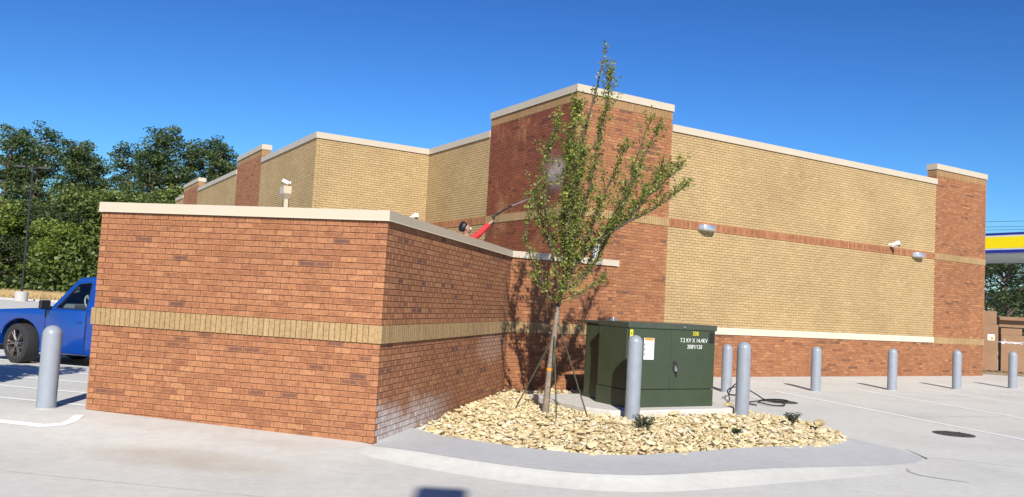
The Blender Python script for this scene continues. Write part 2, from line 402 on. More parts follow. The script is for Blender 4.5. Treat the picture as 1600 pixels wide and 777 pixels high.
# ---- planting island in front of the shop
rock_front = [(-1.36, 9.36), (-1.10, 10.32), (-.62, 9.81), (-.09, 9.54), (.47, 9.31), (1.10, 9.19), (1.53, 9.28), (2.17, 9.63), (2.80, 10.07), (3.58, 10.59), (4.23, 11.04), (4.70, 11.6), (4.89, 12.01)]
curb_top = [(-1.40, 9.12), (-1.0, 8.99), (-.55, 8.74), (-.2, 8.55), (.3, 8.35), (.74, 8.24), (1.37, 8.28), (1.9, 8.53), (2.46, 8.84), (3.1, 9.19), (3.74, 9.55), (4.3, 9.85), (4.73, 10.11), (5.05, 10.32), (5.28, 10.57), (5.33, 10.75), (5.33, 11.0), (5.27, 11.4), (5.05, 11.8), (4.89, 12.05)]
def resample(pts, n):
    P_ = [Vector(p) for p in pts]; ln = [0]
    for a, b_ in zip(P_, P_[1:]): ln.append(ln[-1] + (b_ - a).length)
    out = []
    for i in range(n):
        s = ln[-1] * i / (n - 1); k = max(j for j in range(len(ln)) if ln[j] <= s + 1e-9); k = min(k, len(P_) - 2)
        u = (s - ln[k]) / max(1e-9, ln[k + 1] - ln[k]); out.append(P_[k].lerp(P_[k + 1], u))
    return out
def chaikin(pts, it=2):
    for _ in range(it):
        o = [pts[0]]
        for a, b_ in zip(pts, pts[1:]): o += [a.lerp(b_, .25), a.lerp(b_, .75)]
        pts = o + [pts[-1]]
    return pts
NS = 90
outer = resample(chaikin([Vector(p) for p in curb_top]), NS); inner = resample(rock_front, NS)
def topz(x, y):                              # the island sinks to the parking level at its nose
    u = smoothstep(2.6, 5.2, x); return .0 * (1 - u) + (gh(x, y) + .006) * u
bm = bmesh.new(); rows = []
for i in range(NS):
    o_, a = outer[i], inner[i]; r_ = []
    for f in (-.10, .2, .5, .8, 1.0):
        q = a.lerp(o_, f); r_.append(bm.verts.new((q.x, q.y, topz(q.x, q.y) + (.012 if f < 0 else 0))))
    rows.append(r_)
for a, b_ in zip(rows, rows[1:]):
    for j in range(4): bm.faces.new((a[j], a[j + 1], b_[j + 1], b_[j]))
for f in bm.faces: f.smooth = True
bmesh.ops.recalc_face_normals(bm, faces=bm.faces)
if sum(f.normal.z for f in bm.faces) < 0: bmesh.ops.reverse_faces(bm, faces=bm.faces)
me = bpy.data.meshes.new('island_pavement'); bm.to_mesh(me); bm.free()
tag(link('island_pavement', me, M['island']), kind='structure')
bm = bmesh.new(); rows = []                  # the battered kerb face below it
for i in range(NS):
    o_ = outer[i]; tn = outer[min(i + 1, NS - 1)] - outer[max(i - 1, 0)]; nr = Vector((tn.y, -tn.x)).normalized()
    zt = topz(o_.x, o_.y); r_ = []
    w_ = .34 * (1 - .7 * smoothstep(4.2, 5.2, o_.x))
    for f, h in ((-.02, 1.0), (.06, .93), (.25, .70), (.6, .28), (.85, .07), (1.0, -.06)):
        q = o_ + nr * w_ * f; zg = gh(q.x, q.y) + .002
        r_.append(bm.verts.new((q.x, q.y, zg + (zt - .002 - zg) * h)))
    rows.append(r_)
for a, b_ in zip(rows, rows[1:]):
    for j in range(5): bm.faces.new((a[j], a[j + 1], b_[j + 1], b_[j]))
for f in bm.faces: f.smooth = True
bmesh.ops.recalc_face_normals(bm, faces=bm.faces)
if sum(f.normal.z for f in bm.faces) < 0: bmesh.ops.reverse_faces(bm, faces=bm.faces)
me = bpy.data.meshes.new('kerb'); bm.to_mesh(me); bm.free()
tag(link('kerb', me, M['concrete']), kind='structure')
# tyre scuffs by the nose of the kerb
M['scuff'] = simple('tyre_scuff', (.40, .39, .37), .9, var=.2, scale=14)
M['scuff_dark'] = simple('tyre_scuff_dark', (.10, .10, .10), .9, var=.4, scale=20)
strip('tyre_mark', [(4.78, 9.95), (4.70, 9.72), (4.75, 9.55), (4.9, 9.42), (5.15, 9.28)], lambda u: .012 + .03 * math.sin(u * 3.14), M['scuff'], .0045, step=.06)
strip('tyre_mark', [(5.41, 11.30), (5.40, 11.05), (5.385, 10.83), (5.36, 10.62)], lambda u: .006 + .018 * u, M['scuff_dark'], .012, step=.05)

bed_poly = [Vector(p) for p in rock_front] + [Vector(p) for p in ((4.96, 12.83), (4.77, 13.83), (4.36, 14.23), (3.6, 15.2), (2.10, 16.30))] + [Vector((E_.x, E_.y)), Vector((C.x + .01, C.y + .2))]
def poly_dist(p, poly):
    best = 9
    for a, b_ in zip(poly, poly[1:] + poly[:1]):
        ab = b_ - a; u = max(0, min(1, (p - a).dot(ab) / max(1e-9, ab.length_squared))); best = min(best, (p - a - ab * u).length)
    return best
def inside(p, poly):
    c_ = False; j = len(poly) - 1
    for i in range(len(poly)):
        a, b_ = poly[i], poly[j]
        if (a.y > p.y) != (b_.y > p.y) and p.x < (b_.x - a.x) * (p.y - a.y) / (b_.y - a.y) + a.x: c_ = not c_
        j = i
    return c_
open_edge = [Vector(p) for p in rock_front[1:]] + [Vector(p) for p in ((4.96, 12.83), (4.77, 13.83), (4.36, 14.23))]
def edge_dist(p):
    best = 9
    for a, b_ in zip(open_edge, open_edge[1:]):
        ab = b_ - a; u = max(0, min(1, (p - a).dot(ab) / ab.length_squared)); best = min(best, (p - a - ab * u).length)
    return best
def mound(x, y): return -.02 + .055 * smoothstep(0, 1.8, edge_dist(Vector((x, y))))
bm = bmesh.new(); f = bm.faces.new([bm.verts.new((p.x, p.y, 0)) for p in bed_poly])
bmesh.ops.triangulate(bm, faces=[f])
for _ in range(3): bmesh.ops.subdivide_edges(bm, edges=bm.edges[:], cuts=1)
bmesh.ops.triangulate(bm, faces=bm.faces[:])
for v in bm.verts: v.co.z = mound(v.co.x, v.co.y) - .03
bmesh.ops.recalc_face_normals(bm, faces=bm.faces)
me = bpy.data.meshes.new('planting_bed'); bm.to_mesh(me); bm.free()
M['soil'] = simple('sandy_soil', (.40, .32, .18), .95, var=.35, scale=20, bmp=.4)
tag(link('planting_bed', me, M['soil']), kind='structure')

# ------------------------------------------------------------------ brickwork
CAM = Vector((0, 0, 1.61))
class Bricks:
    def __init__(s): s.l = []
    def one(s, p0, ang, t0, t1, z0, z1, mat, tone, proud):
        s.l.append((p0, ang, t0, t1, z0, z1, mat, tone, proud))
    def rows(s, p0, ang, t0, t1, z0, z1, n, mat, q0=None, q1=None, proud=0, dark=.022):
        """running bond between t0 and t1 along ang; q0/q1: parity of the rows whose end brick gives way at an outer corner"""
        h = (z1 - z0) / n; ml = .2032
        for r in range(n):
            a = t0 + (.098 if q0 is not None and (r + q0) % 2 else 0); b_ = t1 - (.098 if q1 is not None and (r + q1) % 2 else 0)
            t_ = t0 + (0 if r % 2 else -.1016) - .0
            run = 0
            while t_ < b_ - .01:
                u0, u1 = max(t_, a), min(t_ + ml, b_)
                t_ += ml
                if u1 - u0 < .035:
                    continue
                w0 = u0 + .005; w1 = u1 - .005
                if abs(u0 - a) < 1e-6 : w0 = u0 + (0 if q0 is not None else .002)
                if abs(u1 - b_) < 1e-6: w1 = u1 - (0 if q1 is not None else .002)
                tone = random.betavariate(2.9, 2.7) * .88 + .12
                x_ = p0.x + D(ang).x * u0; y_ = p0.y + D(ang).y * u0
                dk = dark * (1 + 2.2 * max(0, noise.noise((x_ * .55 + y_ * .3, y_ * .5, (z0 + r * h) * 1.4))) * 2)
                if mat != 'tan' and (run > 0 or random.random() < dk):
                    tone = random.random() * .1
                    run = 0 if run > 0 else (1 if random.random() < .45 else 0)
                s.one(p0, ang, w0, w1, z0 + r * h + .0048, z0 + (r + 1) * h - .0048, mat, tone, proud + random.uniform(0, .0022))
    def soldiers(s, p0, ang, t0, t1, z0, z1, mat, proud=.02):
        n = max(1, round((t1 - t0) / K)); w = (t1 - t0) / n
        for i in range(n):
            s.one(p0, ang, t0 + i * w + (.004 if i else 0), t0 + (i + 1) * w - (.004 if i < n - 1 else 0), z0 + .002, z1 - .002, mat, random.betavariate(2.6, 2.2) * .9 + .1, proud + random.uniform(0, .0025))
    def finish(s, parent, single=300):
        base = parent.location
        def metric(k):
            p0, ang, t0, t1, z0, z1, mat, tone, pr = k
            c = p0 + D(ang) * (t0 + t1) / 2 + Vector((0, 0, (z0 + z1) / 2)); v = CAM - c
            if c.x / max(.1, c.y) < -.6: return 0
            cosv = max(0, v.normalized().dot(D(ang + 90)))
            return (t1 - t0) * (z1 - z0) * cosv / v.length_squared
        def hidden(k):                      # behind the low walls
            p0, ang, t0, t1, z0, z1, *_ = k
            c = p0 + D(ang) * (t0 + t1) / 2 + Vector((0, 0, (z0 + z1) / 2))
            if c.y < 16.2 and c.y < 18: return False
            for a, b_ in ((L, C), (C, E_), (E_, S_)):
                d1 = Vector((c.x, c.y)); e = Vector((b_.x - a.x, b_.y - a.y)); den = d1.x * e.y - d1.y * e.x
                if abs(den) < 1e-9: continue
                u = (a.x * e.y - a.y * e.x) / den; w = (a.x * d1.y - a.y * d1.x) / den
                if 0 < u < .98 and 0 <= w <= 1 and CAM.z + (c.z - CAM.z) * u < CT: return True
            return False
        order = sorted(range(len(s.l)), key=lambda i: -metric(s.l[i])); pick = []
        for i in order:
            if len(pick) >= single: break
            if not hidden(s.l[i]): pick.append(i)
        pk = set(pick); cache = {}
        def box_geo(w, h, d, front):
            v = [(0, -front, 0), (w, -front, 0), (w, -front, h), (0, -front, h), (0, d, 0), (w, d, 0), (w, d, h), (0, d, h)]
            f = [(0, 1, 2, 3), (1, 5, 6, 2), (4, 0, 3, 7), (3, 2, 6, 7), (4, 5, 1, 0)]
            return v, f
        for i in pick:
            p0, ang, t0, t1, z0, z1, mat, tone, pr = s.l[i]
            key = (round(t1 - t0, 3), round(z1 - z0, 3), mat, round(tone * 24))
            if key not in cache:
                v, f = box_geo(t1 - t0, z1 - z0, .09, 0); me = bpy.data.meshes.new('brick'); me.from_pydata(v, [], f)
                at = me.attributes.new('tone', 'FLOAT', 'FACE'); at.data.foreach_set('value', [tone] * len(f)); me.materials.append(M[mat]); cache[key] = me
                me.uv_layers.new(name='face').data.foreach_set('uv', [0, 0, 1, 0, 1, 1, 0, 1] + [0] * 32)
            q = p0 + D(ang) * t0 + D(ang + 90) * pr + Vector((0, 0, z0)) - base
            o = bpy.data.objects.new('brick', cache[key]); COL.objects.link(o); o.parent = parent; o.location = q
            o.rotation_euler = (0, 0, R(90 - ang))
        mats = sorted({k[6] for k in s.l}); V = []; F = []; T = []; MI = []
        for i, (p0, ang, t0, t1, z0, z1, mat, tone, pr) in enumerate(s.l):
            if i in pk: continue
            d = D(ang); nrm = D(ang + 90); a = p0 + d * t0 - base; b_ = p0 + d * t1 - base; o0 = len(V)
            for q, dep in ((a, pr), (b_, pr)): pass
            A, A2 = a + nrm * pr, a - nrm * .09; Bq, B2 = b_ + nrm * pr, b_ - nrm * .09
            zz0, zz1 = z0, z1
            V += [(A.x, A.y, zz0), (Bq.x, Bq.y, zz0), (Bq.x, Bq.y, zz1), (A.x, A.y, zz1), (A2.x, A2.y, zz0), (B2.x, B2.y, zz0), (B2.x, B2.y, zz1), (A2.x, A2.y, zz1)]
            for f in ((0, 1, 2, 3), (1, 5, 6, 2), (4, 0, 3, 7), (3, 2, 6, 7), (4, 5, 1, 0)):
                F.append(tuple(o0 + j for j in f)); T.append(tone); MI.append(mats.index(mat))
        me = bpy.data.meshes.new('brickwork'); me.from_pydata(V, [], F)
        at = me.attributes.new('tone', 'FLOAT', 'FACE'); at.data.foreach_set('value', T)
        for mm in mats: me.materials.append(M[mm])
        me.polygons.foreach_set('material_index', MI)
        me.uv_layers.new(name='face').data.foreach_set('uv', ([0, 0, 1, 0, 1, 1, 0, 1] + [0] * 32) * (len(F) // 5))
        tag(link('brickwork', me, None, parent), kind='stuff')
def offset_line(pts, d):
    """shift a polyline inwards (to the left of travel) by d, mitred"""
    out = []
    for i, p in enumerate(pts):
        n1 = n2 = None
        if i > 0: e = (pts[i] - pts[i - 1]).normalized(); n1 = Vector((-e.y, e.x, 0))
        if i < len(pts) - 1: e = (pts[i + 1] - pts[i]).normalized(); n2 = Vector((-e.y, e.x, 0))
        if n1 is None: q = n2
        elif n2 is None: q = n1
        else:
            q = (n1 + n2).normalized(); q = q / max(.2, q.dot(n1))
        out.append(p + q * d)
    return out
def wall_core(parent, pts, d0, d1, z0, z1, mat, name='mortar', back=None):
    a, b_ = offset_line(pts, d0), offset_line(pts, d1); bb = B(); base = parent.location
    for i in range(len(pts) - 1):
        bb.prism([p - base for p in (a[i], a[i + 1], b_[i + 1], b_[i])], z0 - base.z, z1 - base.z)
    bmesh.ops.remove_doubles(bb.bm, verts=bb.bm.verts, dist=1e-4)
    return bb.build(name, mat, parent)
def coping(parent, pts, z0, z1, over=.028, thick=.30, closed_ends=True, maxlen=3.05):
    """folded metal coping, one piece for each length, with a drip edge and a crowned top"""
    base = parent.location; pts = [p.copy() for p in pts]
    if closed_ends:
        pts[0] -= (pts[1] - pts[0]).normalized() * over; pts[-1] += (pts[-1] - pts[-2]).normalized() * over
    ls = {d: offset_line(pts, d) for d in (-over - .012, -over, thick / 2, thick + over, thick + over + .012)}
    ds = sorted(ls)
    for i in range(len(pts) - 1):
        ln = (pts[i + 1] - pts[i]).length; n = max(1, round(ln / maxlen))
        for k in range(n):
            def at(d, u): return ls[d][i].lerp(ls[d][i + 1], u)
            g = .0012 / ln
            u0 = k / n + (g if k else 0); u1 = (k + 1) / n - (g if k < n - 1 else 0)
            bb = B(); rings = []
            for u in (u0, u1):
                prof = [(ds[0], z0), (ds[1], z0 + .014), (ds[1], z1 - .012), (ds[2], z1), (ds[3], z1 - .012), (ds[3], z0 + .014), (ds[4], z0)]
                rings.append([bb.bm.verts.new((at(d, u) - base) + Vector((0, 0, z - base.z))) for d, z in prof])
            m_ = len(rings[0])
            for j in range(m_): bb.bm.faces.new((rings[0][j], rings[0][(j + 1) % m_], rings[1][(j + 1) % m_], rings[1][j]))
            bb.bm.faces.new(rings[0]); bb.bm.faces.new(rings[1][::-1])
            bb.build('coping', M['coping'], parent)

# ---- the low enclosure wall in front
enc = thing('enclosure_wall', (C.x, C.y, 0), 'low red brick enclosure wall with tan soldier band and cream coping, nearest the camera', 'brick wall')
S2 = S_ + D(TH - 90) * 2.0; L2 = L + D(PHI + 90) * 1.4
line = [L2, L, C, E_, S_, S2]
wall_core(enc, line, .009, .10, -.35, CB + .02, M['mortar_red'])
wall_core(enc, line, .10, .30, -.35, CB + .01, M['block'], 'block_backing')
eb = Bricks()
segs = [(L2, L, None, 0, 'red'), (L, C, 1, 0, 'red'), (C, E_, 1, None, 'red_bloom'), (E_, S_, None, 0, 'red'), (S_, S2, 1, None, 'red')]
for a, b_, q0, q1, mat in segs:
    d = b_ - a; ang = math.degrees(math.atan2(d.x, d.y)); ln = d.length
    eb.rows(a, ang, 0, ln, -2 * K, B0, 18, mat, q0, q1)
    eb.rows(a, ang, 0, ln, B1, CB, 17, mat, q0, q1)
    eb.soldiers(a, ang, -.02 if q0 is not None else 0, ln + (.0 if q1 is not None else -.02), B0, B1, 'tan_band', .02)
eb.finish(enc)
coping(enc, line, CB + .004, CT)

# ---- the shop
shop = thing('shop_building', (P.x, P.y, 0), 'tan and red brick shop building with cream parapet coping', 'building')
wall_line = [FL, OU, IN, P, W2, BR]
WT = HT - .19; PT = HP - .19
wall_core(shop, wall_line, .010, .30, -.4, WT + .005, M['mortar_tan'])
sb = Bricks()
def zone(p0, ang, t0, t1, kind, wet=False, q0=None, q1=None, low=True):
    red = 'red_wet' if wet else 'red'
    if kind == 'pier':
        if low:
            sb.rows(p0, ang, t0, t1, -K, B0, 17, red, q0, q1); sb.soldiers(p0, ang, t0, t1, B0, B1, 'tan_band', .008)
        sb.rows(p0, ang, t0, t1, B1, HB, 35, red, q0, q1); sb.soldiers(p0, ang, t0, t1, HB, HB + .203, 'tan_band', .018)
        sb.rows(p0, ang, t0, t1, HB + .203, PT - .203, 36, red, q0, q1); sb.soldiers(p0, ang, t0, t1, PT - .203, PT, 'tan_top', .006)
    else:
        if low: sb.rows(p0, ang, t0, t1, -K, B0 + .022, 17, 'red', q0, q1)
        sb.rows(p0, ang, t0, t1, B1, HB, 35, 'tan', q0, q1, dark=.012); sb.soldiers(p0, ang, t0, t1, HB, HB + .203, 'red', .018)
        sb.rows(p0, ang, t0, t1, HB + .203, WT, 32, 'tan', q0, q1, dark=.012)
aL = TH + 90                                  # travelling towards the camera along the left sides
zone(FL, aL, 24 - 6.23, 24, 'x', 0)
OUl = 24.0
# left side: walls and piers, distances measured from the outer corner
sb.l.clear()
zone(FL, aL, OUl - 6.2, OUl, 'wall', q1=0, low=False)
zone(FL, aL, OUl - 9.9, OUl - 6.2, 'pier', low=False)
zone(FL, aL, OUl - 17.8, OUl - 9.9, 'wall', low=False)
zone(FL, aL, OUl - 21.7, OUl - 17.8, 'pier', low=False)
zone(FL, aL, 0, OUl - 21.7, 'wall', low=False)
zone(OU, TH, 0, 3.552, 'wall', q0=1, low=False)
zone(IN, aL, 0, 3.853, 'wall', low=False)
zone(IN, aL, 3.853, 3.853 + 3.992, 'pier', wet=True, q1=0)
zone(P, TH, 0, 2.866, 'pier', q0=1)
zone(P, TH, 2.866, 13.767, 'wall')
zone(P, TH, 13.767, 16.51, 'pier', q1=0)
zone(W2, TH - 90, 0, 4, 'pier', q0=1)
zone(W2, TH - 90, 4, 18, 'wall')
# the raised part of each pier, its core and returns
def pier_top(p0, ang, t0, t1, r0=True, r1=True):
    d = D(ang); n = D(ang - 90)
    a, b_ = p0 + d * t0, p0 + d * t1; base = shop.location
    bb = B(); i0 = .008
    bb.prism([q - base for q in (a + d * i0 + n * i0, b_ - d * i0 + n * i0, b_ - d * i0 + n * .30, a + d * i0 + n * .30)], WT - .02, PT + .004)
    bb.build('mortar', M['mortar_red'], shop)
    for flag, q, ang2 in ((r0, a + n * .30, ang + 180 - 90), (r1, b_ , ang - 90)):
        if flag:
            sb.rows(q, ang2, .0, .295, WT, PT - .203, 7, 'red'); sb.soldiers(q, ang2, 0, .295, PT - .203, PT, 'tan_top', .006)
    coping(shop, [a, b_], PT + .004, HP)
pier_top(FL, aL, OUl - 9.9, OUl - 6.2)
pier_top(FL, aL, OUl - 21.7, OUl - 17.8)
pier_top(P, TH, 13.767, 16.51, True, False)
# main corner pier: L-shaped top
base = shop.location; pts_ = [PL, P, P + D(TH) * 2.866]
wall_core(shop, [PL + D(aL) * .008, P, P + D(TH) * 2.858], .008, .30, WT - .02, PT + .004, M['mortar_red'])
coping(shop, pts_, PT + .004, HP)
sb.rows(P + D(TH) * 2.866, TH - 90, 0, .295, WT, PT - .203, 7, 'red'); sb.soldiers(P + D(TH) * 2.866, TH - 90, 0, .295, PT - .203, PT, 'tan_top', .006)
sb.finish(shop)
# parapet copings between the piers
coping(shop, [FL + D(aL) * (OUl - 6.17), OU, IN, PL - D(aL) * .004], WT + .004, HT, closed_ends=False)
coping(shop, [FL + D(aL) * (OUl - 17.77), FL + D(aL) * (OUl - 9.93)], WT + .004, HT, closed_ends=False)
coping(shop, [FL, FL + D(aL) * (OUl - 21.73)], WT + .004, HT, closed_ends=False)
coping(shop, [P + D(TH) * 2.87, P + D(TH) * 13.785], WT + .004, HT, closed_ends=False)
coping(shop, [W2 + D(TH - 90) * .33, BR], WT + .004, HT, closed_ends=False)
# cast stone sill course
n_ = 11; ln = (13.767 - 2.866) / n_
for i in range(n_):
    bb = B(); bb.box((ln / 2 , .03, (1.105 + B1) / 2), (ln - .008, .12, B1 - 1.105 - .004)).bevel(.006, 1)
    q = P + D(TH) * (2.866 + i * ln) - base
    bb.build('stone_block', M['stone'], shop, (q.x, q.y, 0), (0, 0, R(90 - TH)))
# roof deck
bb = B(); rl = offset_line(wall_line, .28)
bb.quad(*[(p - base) + Vector((0, 0, 5.4)) for p in rl]); bb.build('roof', M['roofing'], shop)

# ------------------------------------------------------------------ bollards
def bollard(x, y, z, h, label, r=.108):
    t_ = thing('bollard', (x, y, z), label, 'bollard', 'grey safety bollards')
    prof = [(r, -.15), (r, h - r * .98)] + [(r * math.cos(a), h - r + r * math.sin(a)) for a in [R(x_) for x_ in range(10, 90, 10)]] + [(.0001, h)]
    B().lathe(prof, n=32).build('post', M['bollard'], t_, smooth=True)
    B().lathe([(r + .008, -.02), (r + .008, .003), (r + .001, .006)], n=32).build('base_sealant', M['scuff'], t_)
bollard(-5.438, 10.06, gh(-5.44, 10.06), .98, 'grey bollard left of the low brick wall, in front of the blue truck')
bollard(1.856, 12.13, .04, 1.21, 'grey bollard standing in the rocks in front of the green cabinet')
bollard(3.793, 13.40, .03, 1.17, 'grey bollard at the right end of the rock bed beside the green cabinet')
for x, y, lab in ((4.635, 17.60, 'grey bollard behind the green cabinet, first of the row along the shop wall'), (6.977, 18.88, 'second bollard of the row along the shop wall, counted from the green cabinet'),
                  (9.297, 20.19, 'third bollard of the row along the shop wall, counted from the green cabinet'), (11.544, 21.48, 'bollard in front of the far red brick pier'),
                  (13.70, 22.68, 'rightmost bollard, in front of the cardboard boxes')):
    bollard(x, y, gh(x, y), 1.0, lab)

# ------------------------------------------------------------------ transformer on its pad
A = Vector((1.84, 12.76, 0)); rz = R(90 - TH); PADZ = .125
pad = [(-.62, .15), (-.45, -.22), (-.2, -.30), (2.0, -.30), (2.15, -.15), (2.15, 1.75), (-.62, 1.75)]
bb = B().prism(pad, -.25, .125).bevel(.015, 2)
tag(bb.build('transformer_pad', M['pad'], None, (A.x, A.y, 0), (0, 0, rz)), 'pale concrete pad under the green transformer cabinet', 'concrete pad')
tr = thing('transformer_cabinet', (A.x, A.y, PADZ), 'dark green metal transformer cabinet on a concrete pad', 'transformer', rz=rz)
Wd, Dp, Hh = 1.79, .72, 1.30
B().box((Wd / 2, Dp / 2, .02 + .55), (Wd - .03, Dp - .03, 1.10)).build('cabinet_body', M['green'], tr)
B().box((Wd / 2, -.001, .135), (Wd, .03, .27)).box((.001, Dp / 2, .135), (.03, Dp + .02, .27)).bevel(.005, 1).build('sill', M['green'], tr)
B().box((.43, -.004, .745), (.855, .034, .93)).bevel(.006, 1).build('door', M['green'], tr)
B().box((1.325, -.006, .745), (.925, .034, .93)).bevel(.006, 1).build('door', M['green'], tr)
B().box((-.001, Dp / 2 - .005, .745), (.034, Dp - .02, .93)).bevel(.006, 1).build('side_panel', M['green'], tr)
for z in (.45, 1.08): B().tube([(-.022, Dp - .04, z), (-.022, Dp - .04, z + .12)], .012).build('hinge', M['dark_metal'], tr)
bb = B().box((Wd / 2, Dp / 2 - .01, 1.255), (Wd + .05, Dp + .06, .09)).bevel(.012, 2); bb.build('lid', M['green_lid'], tr)
B().box((Wd / 2 + .10, Dp + .36, .615), (Wd - .26, .66, 1.23)).bevel(.02, 2).build('tank', M['green'], tr)
B().box((Wd / 2 + .10, Dp + .37, 1.25), (Wd - .20, .72, .05)).bevel(.01, 1).build('tank_cover', M['green_lid'], tr)
B().box((.215, Dp + .30, .82), (.03, .16, .42)).build('bracket', M['green'], tr)
B().lathe([(.045, 0), (.045, .02), (.03, .03), (.02, .05), (.0001, .055)], (.12, Dp * .75, 1.30)).box((.12, Dp * .75, 1.31), (.16, .05, .02)).build('lifting_lug', M['steel'], tr)
hd = thing_h = B().box((.93, -.032, .64), (.055, .02, .15)).box((.96, -.045, .58), (.02, .03, .20)).bevel(.004, 1).build('handle', M['dark_metal'], tr)
B().box((.935, -.052, .585), (.04, .024, .055)).tube([(.92, -.052, .61), (.925, -.052, .65), (.945, -.052, .65), (.95, -.052, .61)], .005).build('padlock', M['steel'], tr)
B().box((1.09, -.05, 1.255), (.05, .016, .02)).build('latch', M['steel'], tr)
B().box((1.71, -.026, 1.10), (.10, .01, .17)).build('hinge_plate', M['black'], tr)
lab = B().box((.40, -.023, .90), (.20, .004, .33)).build('warning_label', M['white'], tr)
B().box((.40, -.0265, 1.045), (.18, .003, .035)).build('label_header', M['orange'], lab)
bb = B()
for i in range(9): bb.box((.41 + (i % 3) * .006, -.0265, .99 - i * .026), (.10 - .02 * (i % 3), .003, .008))
for i in range(3): bb.box((.31, -.0265, .965 - i * .075), (.04, .003, .04), rot=Matrix.Rotation(R(45 * (i == 1)), 3, 'Y'))
bb.build('label_print', M['grey_print'], lab)
lab = B().box((.045, -.0235, 1.05), (.055, .004, .27)).build('caution_strip', M['yellow'], tr)
B().box((.045, -.027, 1.13), (.018, .003, .035)).box((.045, -.027, .98), (.012, .003, .06)).build('strip_print', M['black'], lab)
def text(body, x, z, size, mat, parent, y=-.0255, sx=1.0, rot=(R(90), 0, 0), name='lettering'):
    cu = bpy.data.curves.new(name, 'FONT'); cu.body = body; cu.size = size; cu.align_x = 'CENTER'; cu.align_y = 'CENTER'; cu.extrude = .0008; cu.space_character = 1.05
    tmp = bpy.data.objects.new(name, cu); COL.objects.link(tmp); bpy.context.view_layer.update()
    me = bpy.data.meshes.new_from_object(tmp.evaluated_get(bpy.context.evaluated_depsgraph_get())); bpy.data.objects.remove(tmp); me.materials.clear()
    o = link(name, me, mat, parent, (x, y, z), rot); o.scale = (sx, 1, 1); return o
text('300', 1.355, 1.155, .095, M['yellow'], tr, sx=.9)
text('7.2 KV X 14.4KV', 1.325, 1.045, .092, M['whitepaint'], tr, sx=.86)
text('208Y/120', 1.345, .945, .088, M['whitepaint'], tr, sx=.9)

# ------------------------------------------------------------------ rocks
def rock_mesh(seed, sub_=1):
    r = random.Random(seed); bm = bmesh.new(); bmesh.ops.create_icosphere(bm, subdivisions=sub_, radius=1)
    pl = [(Vector((r.gauss(0, 1), r.gauss(0, 1), r.gauss(0, 1))).normalized(), r.uniform(.5, .85)) for _ in range(9)]
    for v in bm.verts:
        k = 1.0
        for n, d in pl:
            q = v.co.normalized().dot(n)
            if q > 1e-3: k = min(k, d / q)
        v.co = v.co.normalized() * max(.45, min(1, k)) * r.uniform(.93, 1.05)
        v.co.x *= 1.15; v.co.z *= .5
    bmesh.ops.recalc_face_normals(bm, faces=bm.faces)
    me = bpy.data.meshes.new('rock'); bm.to_mesh(me); bm.free(); return me
protos = [rock_mesh(i, 2 if i < 0 else 1) for i in range(16)]
def pad_hit(x, y, r):
    d = Vector((x, y, 0)) - A; u = d.dot(D(TH)); w = d.dot(D(TH - 90))
    return -.62 - r < u < 2.15 + r and -.30 - r < w < 1.75 + r and not (u < -.45 and w < -.05)
spots = []; grid = {}
def place(n, rmin, rmax, lift, sep):
    cnt = 0; tries = 0
    while cnt < n and tries < n * 40:
        tries += 1
        p = Vector((random.uniform(-1.3, 5.0), random.uniform(9.1, 16.3)))
        if not inside(p, bed_poly): continue
        r = rmin + (rmax - rmin) * random.random() ** 2
        if p.x * .97 - (p.y - 9.234) * .2307 + 1.35 < r * .6 + .02: continue       # keep clear of the low wall
        q = Vector((p.x - E_.x, p.y - E_.y, 0))
        if q.dot(D(TH - 90)) > -r * .6 : continue
        if pad_hit(p.x, p.y, r * .35): continue
        ed = edge_dist(p)
        if lift and ed < .2: continue
        key = (int(p.x / .2), int(p.y / .2)); ok = True
        for i in (-1, 0, 1):
            for j in (-1, 0, 1):
                for (a, rr, l_) in grid.get((key[0] + i, key[1] + j), ()):
                    if l_ == lift and (a - p).length < (r + rr) * sep: ok = False
        if not ok: continue
        grid.setdefault(key, []).append((p, r, lift)); spots.append((p, r, lift)); cnt += 1
place(420, .06, .11, 0, .70); place(4200, .026, .058, 0, .62)
place(170, .055, .095, 1, .9); place(1300, .026, .05, 1, .8)
placed = []
for p, r, lift in spots:
    z = mound(p.x, p.y) - .01 + r * .10 + (.024 + r * .2 if lift else 0)
    placed.append((p.x, p.y, z, r, random.randrange(16), random.uniform(0, 6.28), random.gauss(0, .22), random.gauss(0, .22), random.random(), random.uniform(.8, 1.35)))
placed.sort(key=lambda k: -(k[3] / math.hypot(k[0], k[1]) * (1 if k[2] > .03 else .9)))
vis = [k for k in placed if not (k[1] > 13.6 and 1.3 < k[0] < 3.6)]
singles = vis[:300]; ss = set(map(id, singles))
rc = {}
for k in singles:
    key = (k[4], int(k[8] * 6))
    if key not in rc:
        me = protos[k[4]].copy(); at = me.attributes.new('tone', 'FLOAT', 'FACE'); at.data.foreach_set('value', [min(1, (key[1] + .5) / 6)] * len(me.polygons)); me.materials.append(M['rock']); rc[key] = me
    o = bpy.data.objects.new('rock', rc[key]); COL.objects.link(o); o.location = k[:3]; o.rotation_euler = (k[6], k[7], k[5]); o.scale = (k[3] * k[9], k[3], k[3])
    tag(o, 'one of the large pale tan rocks covering the bed round the tree', 'rock', 'pale tan rocks in the planting bed')
V = []; F = []; T = []
pv = [(np.array([v.co[:] for v in m_.vertices]), [tuple(p.vertices) for p in m_.polygons]) for m_ in protos]
